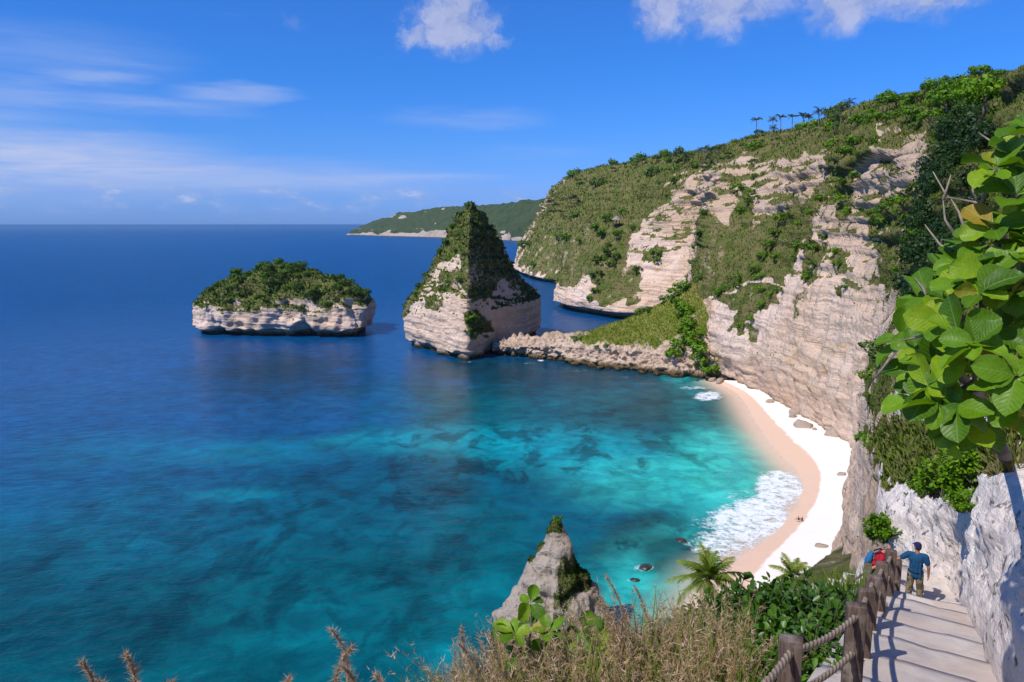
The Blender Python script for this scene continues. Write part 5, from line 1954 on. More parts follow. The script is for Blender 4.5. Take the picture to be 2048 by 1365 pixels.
# --- grass near the camera
def tall_grass(name, P, Nn, mask, n, rg, hmin, hmax, label, mat, plume=0.0, width=.012, cond=None):
    p, nn, d = pick(P, Nn, mask, n, rg, dpow=1.0, dmin=4, facing=False)
    pl = Pile()
    V4, F4, R4 = [], [], []
    for i in range(len(p)):
        if cond is not None and not cond(p[i]):
            continue
        h = rg.uniform(hmin, hmax)
        lean = rg.normal(0, .28, 2)
        d0 = np.array([lean[0], lean[1], 1.0])
        d0 /= np.linalg.norm(d0)
        bend = np.array([rg.normal(-.1, .3), rg.normal(0, .3), -.25]) * h * .5
        base = p[i] - np.array([0, 0, .05])
        s = np.cross(d0, rg.normal(0, 1, 3))
        s /= np.linalg.norm(s) + 1e-9
        w = width * rg.uniform(.6, 1.5)
        m1 = base + d0 * h * .5 + bend * .25
        tp = base + d0 * h + bend
        V4 += [base - s * w, base + s * w, m1 + s * w * .8, m1 - s * w * .8, tp]
        k = len(V4) - 5
        F4 += [(k, k + 1, k + 2), (k, k + 2, k + 3), (k + 3, k + 2, k + 4)]
        tone = rg.uniform(0, .55)
        R4 += [tone] * 5
        if rg.random() < plume:
            for q in range(26):
                t = rg.uniform(.62, 1.0)
                o_ = base + d0 * h * t + bend * t * t
                dd = rg.normal(0, 1, 3) * np.array([1, 1, .6]) + d0 * .9
                dd /= np.linalg.norm(dd)
                L = rg.uniform(.05, .15) * (1.25 - t * .6)
                s2 = np.cross(dd, rg.normal(0, 1, 3))
                s2 /= np.linalg.norm(s2) + 1e-9
                V4 += [o_ - s2 * .005, o_ + s2 * .005, o_ + dd * L]
                k = len(V4) - 3
                F4.append((k, k + 1, k + 2))
                R4 += [rg.uniform(.5, 1.0)] * 3
    me = np_mesh(name, np.array(V4), np.array(F4), {'rnd': np.array(R4)}, False)
    return tag(new_obj(name, me, mat), label, 'grass', None, 'stuff')


rg3 = np.random.default_rng(91)
spx_, spy_, sd_ = proj(SLOPE.reshape(-1, 3))
gm = ((spx_ > 900) & (spx_ < 1500) & (spy_ < 1640) & (sd_ < 17)).reshape(SLOPE.shape[:2]) * 1.0
gm = gm * np.clip(.6 + 1.0 * fbm(SLOPE / 1.5, 2), .1, 1)
tall_grass('dry_grass', SLOPE, SLOPE_N, gm, 6500, rg3, .6, 1.4, 'thick dry brown grass with feathery seed heads along the bottom edge', M_DRY, .42)
gm2 = ((spx_ > 1560) & (spx_ < 1740) & (sd_ > 15) & (sd_ < 42)).reshape(SLOPE.shape[:2]) * 1.0
tall_grass('bank_grass', SLOPE, SLOPE_N, gm2, 3800, rg3, .5, 1.25, 'mixed green and straw grass on the bank beside the lower flight', M_SCRUB, .06, .02)
nw = veg * (dist < 46) * (dist > 8)
nwp = proj(CLIFF.reshape(-1, 3))
tall_grass('ledge_grass', CLIFF, CLIFF_N, nw, 7000, rg3, .3, .85, 'green and straw grass on the ledge above the white rock wall', M_SCRUB, .03, .016)


# --- separate feathery reeds that stick up into the picture
def reed(name, base, tip, seed, label, curl=.35, n=420):
    rg = np.random.default_rng(seed)
    e = tag(empty(name, base), label, 'reed', 'dry reeds at the bottom edge')
    L = np.linalg.norm(tip - base)
    side = np.array([rg.choice([-1, 1]) * 1.0, rg.normal(0, .3), 0])
    ts = np.linspace(0, 1, 14)
    pts = np.array([(tip - base) * t + side * curl * L * .25 * max(0, t - .55) ** 2 * 5 - UP * .25 * curl * L * max(0, t - .7) ** 2 * 4 for t in ts])
    tv_, tf_ = tube(pts, np.linspace(.011, .004, 14), 6)
    stm = Pile()
    stm.add(tv_, tf_, .75)
    new_obj('stem', stm.mesh('stem', True), M_DRY, e)
    pl = Pile()
    V4, R4 = [], []
    for q in range(n):
        t = .58 + .42 * rg.random()
        k = t * 13
        a = min(int(k), 12)
        o_ = pts[a] + (pts[a + 1] - pts[a]) * (k - a)
        tan = pts[a + 1] - pts[a]
        tan = tan / np.linalg.norm(tan)
        dd = rg.normal(0, .8, 3) + tan * .9
        dd /= np.linalg.norm(dd)
        Lq = rg.uniform(.03, .10) * (1.35 - t * .7)
        s2 = np.cross(dd, rg.normal(0, 1, 3))
        s2 /= np.linalg.norm(s2) + 1e-9
        V4 += [o_ - s2 * .0032, o_ + s2 * .0032, o_ + dd * Lq]
        R4 += [rg.uniform(.7, 1.0)] * 3
    new_obj('plume', np_mesh('plume', np.array(V4), np.arange(len(V4)).reshape(-1, 3), {'rnd': np.array(R4)}, False), M_DRY, e)
    lf = Pile()
    for q in range(3):
        t = rg.uniform(.2, .6)
        o_ = (tip - base) * t
        dd = np.array([rg.normal(0, 1), rg.normal(0, 1), .8])
        dd /= np.linalg.norm(dd)
        Lq = rg.uniform(.25, .45)
        s2 = np.cross(dd, UP)
        s2 /= np.linalg.norm(s2)
        lf.add(np.array([o_ - s2 * .008, o_ + s2 * .008, o_ + dd * Lq * .6 + s2 * .006, o_ + dd * Lq - UP * .1]), np.array([[0, 1, 2, 3]]), .85)
    new_obj('blade', lf.mesh('blade'), M_DRY, e)
    return e


for i, (px, py, d, bx, lab) in enumerate([(232, 1352, 4.6, 190, 'short dry reed, leftmost at the bottom edge'), (296, 1288, 4.6, 230, 'forked dry reed leaning right near the left corner'), (205, 1305, 4.8, 175, 'thin dry reed beside the forked one near the left corner'), (308, 1355, 4.4, 330, 'tiny reed tip right of the leftmost reeds'),
                                          (548, 1342, 4.6, 580, 'single reed tip at the bottom left of the middle reeds'), (712, 1238, 5.2, 676, 'tallest of the dry reeds standing alone against the water'), (664, 1278, 5.0, 668, 'dry reed touching the tallest one on its left'),
                                          (728, 1305, 5.0, 700, 'drooping dry reed right of the tallest one'), (780, 1352, 4.8, 820, 'small reed tip between the tall reeds and the grass'), (905, 1245, 7.5, 985, 'long arching reed at the left end of the dry grass'),
                                          (930, 1280, 7.3, 1000, 'second arching reed at the left end of the dry grass'), (1235, 1140, 8.6, 1290, 'long reed bending over the right side of the pinnacle'), (1215, 1175, 8.4, 1275, 'lower reed beside the pinnacle'), (1290, 1160, 8.8, 1320, 'upright reed between the pinnacle and the palm'),
                                          (1372, 1215, 9.2, 1385, 'fluffy reed head left of the larger palm')]):
    tip = at_d(px, py, d)
    base = at_d(bx, 1560 if d < 6 else 1440, d + .2)
    reed('dry_reed', base, tip, 700 + i, lab, .5 if d < 6 else .3)

# sprigs of the same large leaf in the grass
for i, (px, py, d, n, lab) in enumerate([(1060, 1208, 9.0, 5, 'large-leaved sprig rising in front of the pinnacle'), (1030, 1268, 8.6, 6, 'large-leaved sprig at the left end of the dry grass'), (1098, 1262, 8.8, 6, 'large-leaved sprig below the pinnacle, in shade'),
                                         (1168, 1262, 9.0, 5, 'large-leaved sprig in the middle of the dry grass'), (1192, 1275, 9.0, 5, 'large-leaved sprig beside the one in the middle of the grass'), (1185, 1305, 8.5, 5, 'pale large-leaved sprig low in the dry grass')]):
    tip = at_d(px, py, d)
    base = tip + np.array([rgb_.normal(0, .1), .1, -.9])
    e = tag(empty('leafy_sprig', base), lab, 'plant', 'large-leaved sprigs in the dry grass')
    tv, tf = tube(np.array([[0, 0, 0], (tip - base) * .55 + rgb_.normal(0, .03, 3), tip - base]), [.018, .013, .009], 6)
    new_obj('stem', np_mesh('stem', tv, tf), M_BARK, e)
    rosette(e, base, tip, np.array([rgb_.normal(0, .3), -.5, .8]), n, .25, rgb_)
    rosette(e, base, tip - (tip - base) * .3, np.array([rgb_.normal(0, .4), -.6, .6]), 3, .22, rgb_)


# --- two coconut palms on the slope above the beach
def near_palm(px, py, d, L, n, seed, label, trunk_h):
    rg = np.random.default_rng(seed)
    crown = at_d(px, py, d)
    base = crown - np.array([.3, -.2, trunk_h])
    e = tag(empty('coconut_palm', base), label, 'palm tree', 'coconut palms above the beach')
    tv_, tf_ = tube(np.array([[0, 0, -1], [.0, 0, 0], [.25, -.1, trunk_h * .5], crown - base]), [.24, .21, .15, .13], 9)
    new_obj('trunk', np_mesh('trunk', tv_, tf_), M_PALMTRUNK, e)
    for k in range(n):
        t = k / (n - 1)
        el = 1.45 - 1.75 * t + rg.normal(0, .10)
        V, Fc, r = frond(L * rg.uniform(.82, 1.08) * (.72 + .28 * min(1, t * 2.2)), 46, rg.uniform(.9, 1.35) + (.35 if t > .7 else 0), L * .22, rg, az=k * 2.399 + rg.uniform(-.2, .2), el=el, lw=.055, gap=.14)
        r = np.clip(r + (.30 if t > .72 else 0) + rg.normal(0, .06), 0, 1)
        new_obj('frond', np_mesh('frond', V, Fc, {'rnd': r}, False), M_PALM, e, Vector(crown - base))
    return e


near_palm(1418, 1158, 74, 4.3, 30, 3, 'larger coconut palm with yellow-green drooping fronds beside the beach', 9)
near_palm(1584, 1150, 98, 3.9, 21, 4, 'smaller coconut palm with sparse fronds against the white sand', 8)


# --- boulders
def boulder(name, p, r, seed, label, mat=M_BOULDER, cat='boulder', group=None, flat=.65):
    n, m = 22, 14
    a = np.linspace(0, 2 * math.pi, n, endpoint=False)
    b = np.linspace(-math.pi / 2 + .02, math.pi / 2 - .02, m)
    A, B = np.meshgrid(a, b, indexing='ij')
    Q = np.stack([np.cos(A) * np.cos(B), np.sin(A) * np.cos(B), np.sin(B)], -1)
    k = 1 + .42 * fbm(Q * 1.1 + seed * 5.1, 3) + .12 * np.abs(pn(Q * 3 + seed))
    Q = np.sign(Q) * np.abs(Q) ** .82 * k[..., None] * np.array([1, .8, flat]) * r
    me = np_mesh(name, Q.reshape(-1, 3), grid_faces(n, m, True), {'veg': np.zeros(n * m)})
    o = new_obj(name, me, mat, None, Vector(p))
    o.rotation_euler = (rgv.normal(0, .2), rgv.normal(0, .2), rgv.uniform(0, 6))
    return tag(o, label, cat, group)


for i, (px, py, r, z, lab) in enumerate([(1608, 818, 2.0, 2.6, 'upright pointed boulder at the cliff foot on the beach'), (1622, 846, 2.4, 2.0, 'flat slab boulder next to the pointed one on the beach'), (1602, 826, 1.2, 2.2, 'small boulder wedged against the pointed one'), (1556, 797, 1.3, 2.0, 'low boulder at the far end of the beach by the cliff'),
                                         (1645, 853, .9, 2.0, 'small stone on the sand right of the slab'), (1684, 862, 2.6, 2.4, 'big rounded boulder leaning on the cliff foot'), (1700, 942, .9, 2.2, 'single dark stone at the right edge of the sand'), (1643, 1097, 1.1, 2.0, 'grey boulder on the sand near the palms'), (1632, 1094, .45, 2.0, 'little stone left of the grey boulder'),
                                         (1440, 755, 1.6, 1.2, 'dark rock where the beach meets the spit'), (1425, 752, 1.3, .8, 'rounded rock at the tip of the spit beside the water')]):
    boulder('boulder', at_z(px - (16 if 1550 < px < 1720 and py < 960 else 0), py + (8 if py < 960 else 0), z - .4), r * 1.15, i, lab)
for i, (px, py, r, lab) in enumerate([(1363, 1084, 1.4, 'dark wet rock with surf over it left of the foam'), (1290, 1137, 1.5, 'dark wet reef rock in the middle of a splash'), (1268, 1162, 1.0, 'dark wet rock nearest the palm in the shallows')]):
    boulder('reef_rock', at_z(px, py, -.25), r, 40 + i, lab, plain('wet_reef', (.02, .02, .02), .35, .5, 3.0, (.05, .045, .04)), 'rock', None, .5)
rgr = np.random.default_rng(66)
ri = 0
for k in range(46):
    t = rgr.random()
    px = 1005 + t * 420
    py = np.interp(px, [985, 1050, 1110, 1190, 1270, 1350, 1420], [706, 714, 722, 735, 743, 753, 757]) + rgr.uniform(-5, 3)
    boulder('shore_rock', at_z(px, py, rgr.uniform(-.4, .3)), rgr.uniform(.8, 2.3), 60 + k, 'brown rock in the jumble along the waterline of the spit', M_SPIT, 'rock', 'rocks along the spit')
# ------------------------------------------------------------------ people
def ellipsoid(c, r, n=14, m=9, rot=None):
    a = np.linspace(0, 2 * math.pi, n, endpoint=False)
    b = np.linspace(-math.pi / 2, math.pi / 2, m + 2)[1:-1]
    A, B = np.meshgrid(a, b, indexing='ij')
    Q = np.stack([np.cos(A) * np.cos(B), np.sin(A) * np.cos(B), np.sin(B)], -1)
    V = np.concatenate([Q.reshape(-1, 3), [[0, 0, -1], [0, 0, 1]]]) * np.asarray(r)
    if rot is not None:
        V = V @ np.array(Matrix.Rotation(rot[1], 3, rot[0])).T
    V = V + np.asarray(c)
    Fc = [list(f) for f in grid_faces(n, m, True)]
    s, t = n * m, n * m + 1
    for i in range(n):
        j = (i + 1) % n
        Fc.append([s, j * m, i * m])
        Fc.append([t, i * m + m - 1, j * m + m - 1])
    return V, Fc


def limb(pts, rad, seg=12):
    """capsule chain as separate closed pieces, to be fused by remeshing"""
    out = []
    pts = np.asarray(pts, float)
    for i in range(len(pts) - 1):
        V, Fq = tube(np.array([pts[i], (pts[i] + pts[i + 1]) / 2, pts[i + 1]]), [rad[i], (rad[i] + rad[i + 1]) / 2, rad[i + 1]], seg)
        out.append((V, [list(f) for f in Fq]))
    for p, r in zip(pts, rad):
        out.append(ellipsoid(p, (r, r, r)))
    return out


def fuse(name, pieces, voxel, mat, parent, smooth=4):
    V, Fc, k = [], [], 0
    for v, f in pieces:
        V += [tuple(q) for q in v]
        Fc += [[i + k for i in q] for q in f]
        k += len(v)
    me = bpy.data.meshes.new(name + '_raw')
    me.from_pydata(V, [], Fc)
    tmp = bpy.data.objects.new(name + '_tmp', me)
    col.objects.link(tmp)
    md = tmp.modifiers.new('r', 'REMESH')
    md.mode = 'VOXEL'
    md.voxel_size = voxel
    sm = tmp.modifiers.new('s', 'SMOOTH')
    sm.iterations = smooth
    sm.factor = .5
    dg = bpy.context.evaluated_depsgraph_get()
    new = bpy.data.meshes.new_from_object(tmp.evaluated_get(dg))
    bpy.data.objects.remove(tmp)
    bpy.data.meshes.remove(me)
    new.name = name
    new.polygons.foreach_set('use_smooth', np.ones(len(new.polygons), dtype=bool))
    return new_obj(name, new, mat, parent)


def hand(wrist, d, palm_n, side, r=.0105, curl=.5):
    """palm and five separate fingers; d = finger direction, palm_n = palm normal, side = thumb side"""
    d, palm_n, side = (np.asarray(q, float) / np.linalg.norm(q) for q in (d, palm_n, side))
    out = limb([wrist, wrist + d * .045], [.026, .030])
    out += limb([wrist + d * .05 - side * .022, wrist + d * .05 + side * .022], [.019, .019])
    out += limb([wrist + d * .08 - side * .028, wrist + d * .08 + side * .028], [.015, .015])
    for i, L in enumerate((.062, .074, .068, .052)):
        b0 = wrist + d * .085 + side * (.028 - i * .0185)
        m1 = b0 + d * L * .55 + palm_n * L * .25 * curl
        tp = m1 + (d * (1 - curl) + palm_n * curl) * L * .55
        out += limb([b0, m1, tp], [r, r * .92, r * .78], 8)
    t0 = wrist + d * .03 + side * .026
    out += limb([t0, t0 + side * .03 + d * .025, t0 + side * .036 + d * .058 + palm_n * .012], [r * 1.25, r * 1.1, r * .9], 8)
    return out


def camo_material():
    m, N, b, out = new_mat('camouflage_cloth')
    tc = N.n('ShaderNodeTexCoord').outputs['Object']
    a = N.noise(tc, 7.0, 3.0, .5, .8)
    c2 = N.noise(N.vmath('ADD', tc, (3.1, 7.7, 1.3)), 9.0, 3.0, .5, .8)
    c = N.mix(N.mrange(a, .48, .52), (.075, .055, .030), (.20, .155, .085))
    c = N.mix(N.mrange(c2, .55, .58), c, (.030, .026, .016))
    c = N.mix(N.mrange(c2, .38, .35), c, (.065, .07, .03))
    N.put(b.inputs['Base Color'], c)
    b.inputs['Roughness'].default_value = .9
    return m


def cloth(name, c, k=.75):
    return plain(name, c, .9, .15, 18.0, tuple(q * k for q in c), .3)


M_SKIN = plain('tanned_skin', (.36, .17, .095), .55, .35, 12.0, (.31, .14, .075))
M_SKIN2 = plain('sunburnt_skin', (.52, .21, .13), .55, .35, 12.0, (.45, .17, .10))
M_TEE = cloth('blue_cotton', (.012, .065, .155))
M_CAP = cloth('navy_cotton', (.018, .020, .085))
M_RED = cloth('red_cotton', (.36, .014, .028))
M_CAMO = camo_material()
M_BLACK = plain('black_fabric', (.012, .012, .014), .7, .3)
M_GREYHAIR = plain('grey_hair', (.22, .20, .19), .7, .3, 60.0, (.10, .09, .085), .6)
M_DARKHAIR = plain('dark_hair', (.012, .010, .009), .6, .3)
M_PACK = cloth('blue_nylon', (.02, .14, .33))
M_PACKD = cloth('dark_nylon', (.012, .016, .028))
M_LENS = plain('dark_lens', (.01, .01, .012), .1, .6)
M_SHORTS = cloth('grey_shorts', (.05, .052, .06))


def head_pieces(c, face, tilt=0.0):
    """skull, jaw, nose, ears, brow and lips; face = horizontal unit direction of the gaze"""
    c = np.asarray(c, float)
    f = np.asarray(face, float) / np.linalg.norm(face)
    s = np.array([-f[1], f[0], 0])
    rz_ = math.atan2(f[1], f[0])
    out = [ellipsoid(c + f * -.008 + UP * .018, (.098, .077, .102), rot=('Z', rz_))]
    out.append(ellipsoid(c + f * .030 - UP * .050, (.060, .058, .066), rot=('Z', rz_)))
    out += limb([c + f * .088 + UP * .018, c + f * .108 - UP * .018], [.010, .014], 8)
    for q in (-1, 1):
        out.append(ellipsoid(c + s * q * .078 - f * .010 - UP * .008, (.018, .010, .031), rot=('Z', rz_)))
        out.append(ellipsoid(c + s * q * .033 + f * .078 + UP * .030, (.014, .026, .010), rot=('Z', rz_)))
    out.append(ellipsoid(c + f * .086 - UP * .055, (.012, .024, .008), rot=('Z', rz_)))
    out.append(ellipsoid(c + f * .078 - UP * .092, (.018, .022, .016), rot=('Z', rz_)))
    return out


# --- man in the blue shirt, seen from behind
man_p = at_d(1826, 1203, 20.4)
man_p[2] = 54.72
az_man = math.atan2(man_p[0], man_p[1])
person1 = tag(empty('person', man_p, -az_man), 'person in navy cap, blue shirt and camouflage trousers standing on the stairs, back turned', 'person')
person1.scale = (1.03, 1.03, 1.03)
V3 = lambda *q: np.array(q, float)
sk = []
sk += [ellipsoid((0, 0, .97), (.155, .105, .12)), ellipsoid((0, 0, 1.12), (.145, .10, .14)), ellipsoid((0, .0, 1.32), (.175, .115, .18))]
sk += limb([V3(-.17, 0, 1.44), V3(.17, 0, 1.44)], [.062, .062])
sk += limb([V3(0, 0, 1.44), V3(0, .012, 1.565)], [.062, .054])
face1 = V3(-.55, .83, 0)
sk += head_pieces((0, .02, 1.655), face1)
legs1 = {}
for q, kx, ky, ax, ay in ((-1, -.115, .03, -.135, .02), (1, .125, .02, .15, -.02)):
    sk += limb([V3(.095 * q, 0, .93), V3(kx, ky, .50), V3(ax, ay, .10)], [.088, .060, .042])
    sk += limb([V3(ax, ay - .02, .05), V3(ax + .01 * q, ay + .15, .04)], [.042, .036])
armR = [V3(.205, 0, 1.42), V3(.285, -.01, 1.15), V3(.300, .06, .91)]
armL = [V3(-.205, 0, 1.42), V3(-.41, .03, 1.23), V3(-.44, .30, 1.17)]
sk += limb(armR, [.054, .042, .028])
sk += limb(armL, [.054, .042, .028])
sk += hand(armR[2], (.02, .10, -1), (-1, 0, 0), (0, 1, 0))
sk += hand(armL[2], (-.15, .9, -.25), (0, -.2, -1), (.9, .2, 0), curl=.75)
fuse('body', sk, .0065, M_SKIN, person1)
tee = [ellipsoid((0, 0, .90), (.182, .132, .10)), ellipsoid((0, 0, 1.02), (.172, .124, .14)), ellipsoid((0, 0, 1.15), (.168, .120, .15)), ellipsoid((0, 0, 1.33), (.200, .135, .17))]
tee += limb([V3(-.18, 0, 1.435), V3(.18, 0, 1.435)], [.076, .076])
tee += limb([armR[0], armR[0] * .42 + armR[1] * .58], [.078, .072])
tee += limb([armL[0], armL[0] * .40 + armL[1] * .60], [.078, .072])
for zz, xx in ((.86, .11), (.87, -.06), (.865, .02)):
    tee += limb([V3(xx, -.09, zz), V3(xx * .9, -.10, 1.25)], [.040, .030])
fuse('shirt', tee, .011, M_TEE, person1, 5)
belt = []
for k in range(24):
    a0, a1 = 2 * math.pi * k / 24, 2 * math.pi * (k + 1) / 24
    belt += limb([V3(.182 * math.cos(a0), .140 * math.sin(a0), 1.0), V3(.182 * math.cos(a1), .140 * math.sin(a1), 1.0)], [.013, .013], 6)
fuse('belt', belt, .006, M_BLACK, person1, 2)
tr = [ellipsoid((0, 0, .93), (.172, .122, .13))]
for q, kx, ky, ax, ay in ((-1, -.115, .03, -.135, .02), (1, .125, .02, .15, -.02)):
    tr += limb([V3(.092 * q, 0, .92), V3(kx, ky, .50), V3(ax, ay, .09)], [.105, .082, .078])
    tr += limb([V3(kx + .06 * q, ky, .62), V3(kx + .06 * q, ky, .50)], [.040, .040])
fuse('trousers', tr, .011, M_CAMO, person1, 4)
for q, ax, ay in ((-1, -.135, .02), (1, .15, -.02)):
    fuse('shoe', limb([V3(ax, ay - .06, .045), V3(ax + .005 * q, ay + .08, .05), V3(ax + .015 * q, ay + .17, .04)], [.050, .052, .044]), .01, M_BLACK, person1, 3)
hc = V3(0, .02, 1.655)
f1 = face1 / np.linalg.norm(face1)
rz1 = math.atan2(f1[1], f1[0])
fuse('hair', [ellipsoid(hc - f1 * .030 - UP * .012, (.080, .078, .070), rot=('Z', rz1))], .008, M_DARKHAIR, person1, 2)
cap = fuse('cap', [ellipsoid(hc + UP * .045 - f1 * .004, (.108, .090, .088), rot=('Z', rz1)), ellipsoid(hc + f1 * .115 + UP * .035, (.060, .070, .012), rot=('Z', rz1))], .007, M_CAP, person1, 3)

# --- man in red coming up the lower flight, leaning forward, looking right
red_p = at_d(1744, 1210, 21.4)
red_p[2] = 54.42
az_r = math.atan2(red_p[0], red_p[1])
person2 = tag(empty('person', red_p, -az_r), 'grey-haired person in red shirt and sunglasses leaning on the rope fence', 'person')
sk = [ellipsoid((-.02, 0, .97), (.11, .15, .12)), ellipsoid((.03, 0, 1.12), (.105, .145, .14)), ellipsoid((.10, 0, 1.30), (.125, .175, .18), rot=('Y', .3))]
sk += limb([V3(.16, -.17, 1.42), V3(.14, .17, 1.42)], [.062, .062])
sk += limb([V3(.16, 0, 1.43), V3(.235, -.01, 1.55)], [.062, .055])
face2 = V3(.95, -.32, 0)
hc2 = V3(.275, -.02, 1.625)
sk += head_pieces(hc2, face2)
for q in (-1, 1):
    kx, ax = (.16, -.02) if q < 0 else (-.02, -.22)
    sk += limb([V3(-.02, .095 * q, .93), V3(kx, .11 * q, .52), V3(ax, .11 * q, .12)], [.088, .060, .042])
    sk += limb([V3(ax - .03, .11 * q, .06), V3(ax + .15, .11 * q, .05)], [.042, .036])
aR = [V3(.17, -.205, 1.40), V3(.06, -.29, 1.16), V3(-.17, -.27, 1.00)]
aL = [V3(.15, .205, 1.40), V3(.30, .27, 1.18), V3(.50, .16, 1.10)]
sk += limb(aR, [.054, .042, .028]) + limb(aL, [.054, .042, .028])
sk += hand(aR[2], (-.75, -.05, -.65), (.4, .1, -.9), (.1, -1, 0), curl=.6)
sk += hand(aL[2], (.9, -.2, -.3), (-.2, 0, -1), (.1, -1, 0), curl=.75)
fuse('body', sk, .0065, M_SKIN2, person2)
tee = [ellipsoid((-.01, 0, .95), (.135, .172, .11)), ellipsoid((.03, 0, 1.10), (.128, .165, .15)), ellipsoid((.10, 0, 1.31), (.145, .195, .17), rot=('Y', .3))]
tee += limb([V3(.16, -.18, 1.415), V3(.14, .18, 1.415)], [.078, .078])
tee += limb([aR[0], aR[0] * .4 + aR[1] * .6], [.080, .074]) + limb([aL[0], aL[0] * .4 + aL[1] * .6], [.080, .074])
fuse('shirt', tee, .011, M_RED, person2, 5)
sh = [ellipsoid((-.02, 0, .93), (.135, .168, .12))]
for q in (-1, 1):
    kx = .16 if q < 0 else -.02
    sh += limb([V3(-.02, .092 * q, .92), V3(kx * .9, .11 * q, .54)], [.108, .088])
fuse('shorts', sh, .012, M_SHORTS, person2, 4)
f2 = face2 / np.linalg.norm(face2)
s2 = np.array([-f2[1], f2[0], 0])
rz2 = math.atan2(f2[1], f2[0])
fuse('hair', [ellipsoid(hc2 - f2 * .026 + UP * .040, (.090, .083, .086), rot=('Z', rz2)), ellipsoid(hc2 - f2 * .050 - UP * .01, (.060, .078, .070), rot=('Z', rz2))], .007, M_GREYHAIR, person2, 2)
gl = []
for q in (-1, 1):
    gl.append(ellipsoid(hc2 + f2 * .094 + s2 * q * .034 + UP * .016, (.010, .028, .019), rot=('Z', rz2)))
    gl += limb([hc2 + f2 * .085 + s2 * q * .062 + UP * .02, hc2 - f2 * .01 + s2 * q * .086 + UP * .018], [.005, .005], 6)
gl += limb([hc2 + f2 * .098 - s2 * .02 + UP * .02, hc2 + f2 * .098 + s2 * .02 + UP * .02], [.005, .005], 6)
fuse('sunglasses', gl, .004, M_LENS, person2, 1)
for q in (-1, 1):
    ax = -.02 if q < 0 else -.22
    fuse('shoe', limb([V3(ax - .07, .11 * q, .05), V3(ax + .07, .11 * q, .055), V3(ax + .17, .11 * q, .045)], [.050, .052, .044]), .011, M_BLACK, person2, 3)
# backpack, carried on the back
pack = tag(empty('backpack', red_p + V3(0, 0, 1.0), -az_r), 'blue and black backpack on the back of the person in red', 'backpack')
pk = [ellipsoid((-.155, 0, .24), (.095, .140, .19), rot=('Y', .25)), ellipsoid((-.20, 0, .17), (.080, .125, .13), rot=('Y', .25)), ellipsoid((-.12, 0, .36), (.075, .125, .08), rot=('Y', .25))]
fuse('bag', pk, .010, M_PACK, pack, 4)
fuse('base_panel', [ellipsoid((-.17, 0, .06), (.098, .138, .10)), ellipsoid((-.22, 0, .08), (.06, .11, .07))], .010, M_PACKD, pack, 4)
for q in (-1, 1):
    pts = [V3(-.06, .11 * q, .43), V3(.10, .13 * q, .52), V3(.26, .15 * q, .44), V3(.24, .165 * q, .25), V3(.05, .175 * q, .12), V3(-.10, .13 * q, .10)]
    fuse('strap', limb(pts, [.020] * 6, 8), .008, M_PACKD, pack, 3)


# --- small figures on the beach and in the water
def sitter(p, face, shirt, skin, label, s=1.0):
    e = tag(empty('person', p, face), label, 'person', 'people sitting on the sand')
    e.scale = (s, s, s)
    pcs = [ellipsoid((0, 0, .14), (.17, .18, .14)), ellipsoid((-.04, 0, .40), (.13, .18, .24))]
    pcs += limb([V3(0, 0, .60), V3(.03, 0, .72)], [.06, .055]) + head_pieces((.05, 0, .80), (1, 0, 0))
    for q in (-1, 1):
        pcs += limb([V3(0, .10 * q, .14), V3(.42, .13 * q, .42), V3(.60, .12 * q, .06)], [.09, .065, .045]) + limb([V3(.60, .12 * q, .05), V3(.76, .13 * q, .05)], [.045, .035])
        pcs += limb([V3(-.02, .20 * q, .55), V3(.16, .26 * q, .34), V3(.38, .12 * q, .36)], [.05, .042, .03])
        pcs += hand(V3(.38, .12 * q, .36), (.8, -.4 * q, -.2), (0, 0, -1), (0, -q, 0), curl=.6)
    fuse('body', pcs, .012, skin, e)
    fuse('shirt', [ellipsoid((-.04, 0, .40), (.15, .20, .25)), ellipsoid((0, 0, .16), (.19, .20, .14))] + limb([V3(-.03, -.17, .57), V3(-.03, .17, .57)], [.07, .07]), .02, shirt, e)
    fuse('hair', [ellipsoid((.03, 0, .84), (.10, .085, .09)), ellipsoid((-.01, 0, .78), (.07, .08, .09))], .012, M_DARKHAIR, e, 2)
    return e


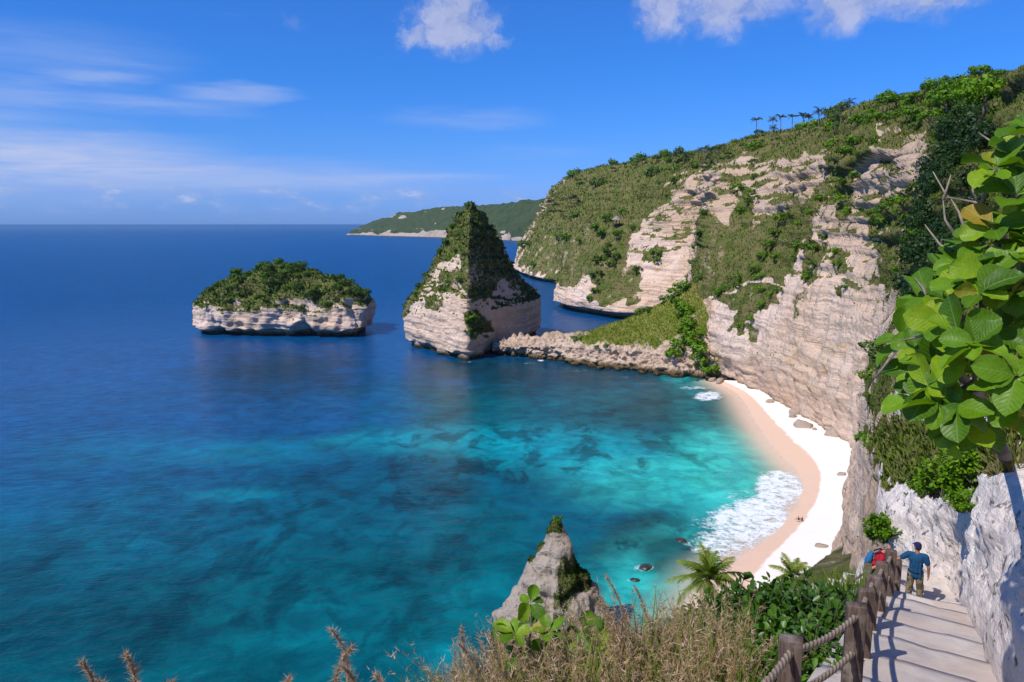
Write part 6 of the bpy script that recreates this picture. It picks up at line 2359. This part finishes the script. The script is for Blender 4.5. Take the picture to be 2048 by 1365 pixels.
sitter(at_z(1597, 1041, 1.15), 2.6, M_BLACK, M_SKIN, 'person in black sitting on the wet sand, left of a pair')
sitter(at_z(1604, 1042, 1.15), 2.2, M_SHORTS, M_SKIN, 'person in dark grey sitting on the wet sand, right of a pair', 1.03)
swim = tag(empty('person', at_z(1457, 947, 0), 2.4), 'person swimming in the turquoise shallows off the beach', 'person')
pcs = [ellipsoid((0, 0, -.08), (.30, .17, .11))] + head_pieces((.44, 0, .08), (1, 0, 0)) + limb([V3(.25, 0, -.02), V3(.38, 0, .02)], [.06, .055])
for q in (-1, 1):
    pcs += limb([V3(.2, .2 * q, -.05), V3(.42, .42 * q, -.02), V3(.62, .34 * q, -.03)], [.05, .04, .03]) + hand(V3(.62, .34 * q, -.03), (1, -.2 * q, 0), (0, 0, -1), (0, -q, 0), curl=.2)
    pcs += limb([V3(-.25, .1 * q, -.1), V3(-.62, .15 * q, -.16), V3(-.98, .12 * q, -.20)], [.09, .06, .04]) + limb([V3(-.98, .12 * q, -.2), V3(-1.12, .12 * q, -.22)], [.04, .03])
fuse('body', pcs, .012, M_SKIN2, swim)
fuse('hair', [ellipsoid((.42, 0, .12), (.10, .085, .085))], .012, M_DARKHAIR, swim, 2)

# ------------------------------------------------------------------ air
def haze_box():
    x0, x1, y0, y1, z0, z1 = -14000, 14000, -1500, 12000, -10.5, 190
    V = np.array([(x, y, z) for z in (z0, z1) for y in (y0, y1) for x in (x0, x1)], float)
    Fc = np.array([[0, 2, 3, 1], [4, 5, 7, 6], [0, 1, 5, 4], [1, 3, 7, 5], [3, 2, 6, 7], [2, 0, 4, 6]])
    m = bpy.data.materials.new('sea_haze')
    m.use_nodes = True
    m.node_tree.nodes.clear()
    o_ = m.node_tree.nodes.new('ShaderNodeOutputMaterial')
    v = m.node_tree.nodes.new('ShaderNodeVolumePrincipled')
    v.inputs['Color'].default_value = (.62, .80, 1.0, 1)
    v.inputs['Density'].default_value = HAZE_DENSITY
    v.inputs['Anisotropy'].default_value = 0.0
    m.node_tree.links.new(v.outputs[0], o_.inputs['Volume'])
    ob = new_obj('haze', np_mesh('haze', V, Fc, None, False), m)
    tag(ob, 'thin bluish sea haze over the bay', 'haze', None, 'stuff')


HAZE_DENSITY = 0.000022
haze_box()
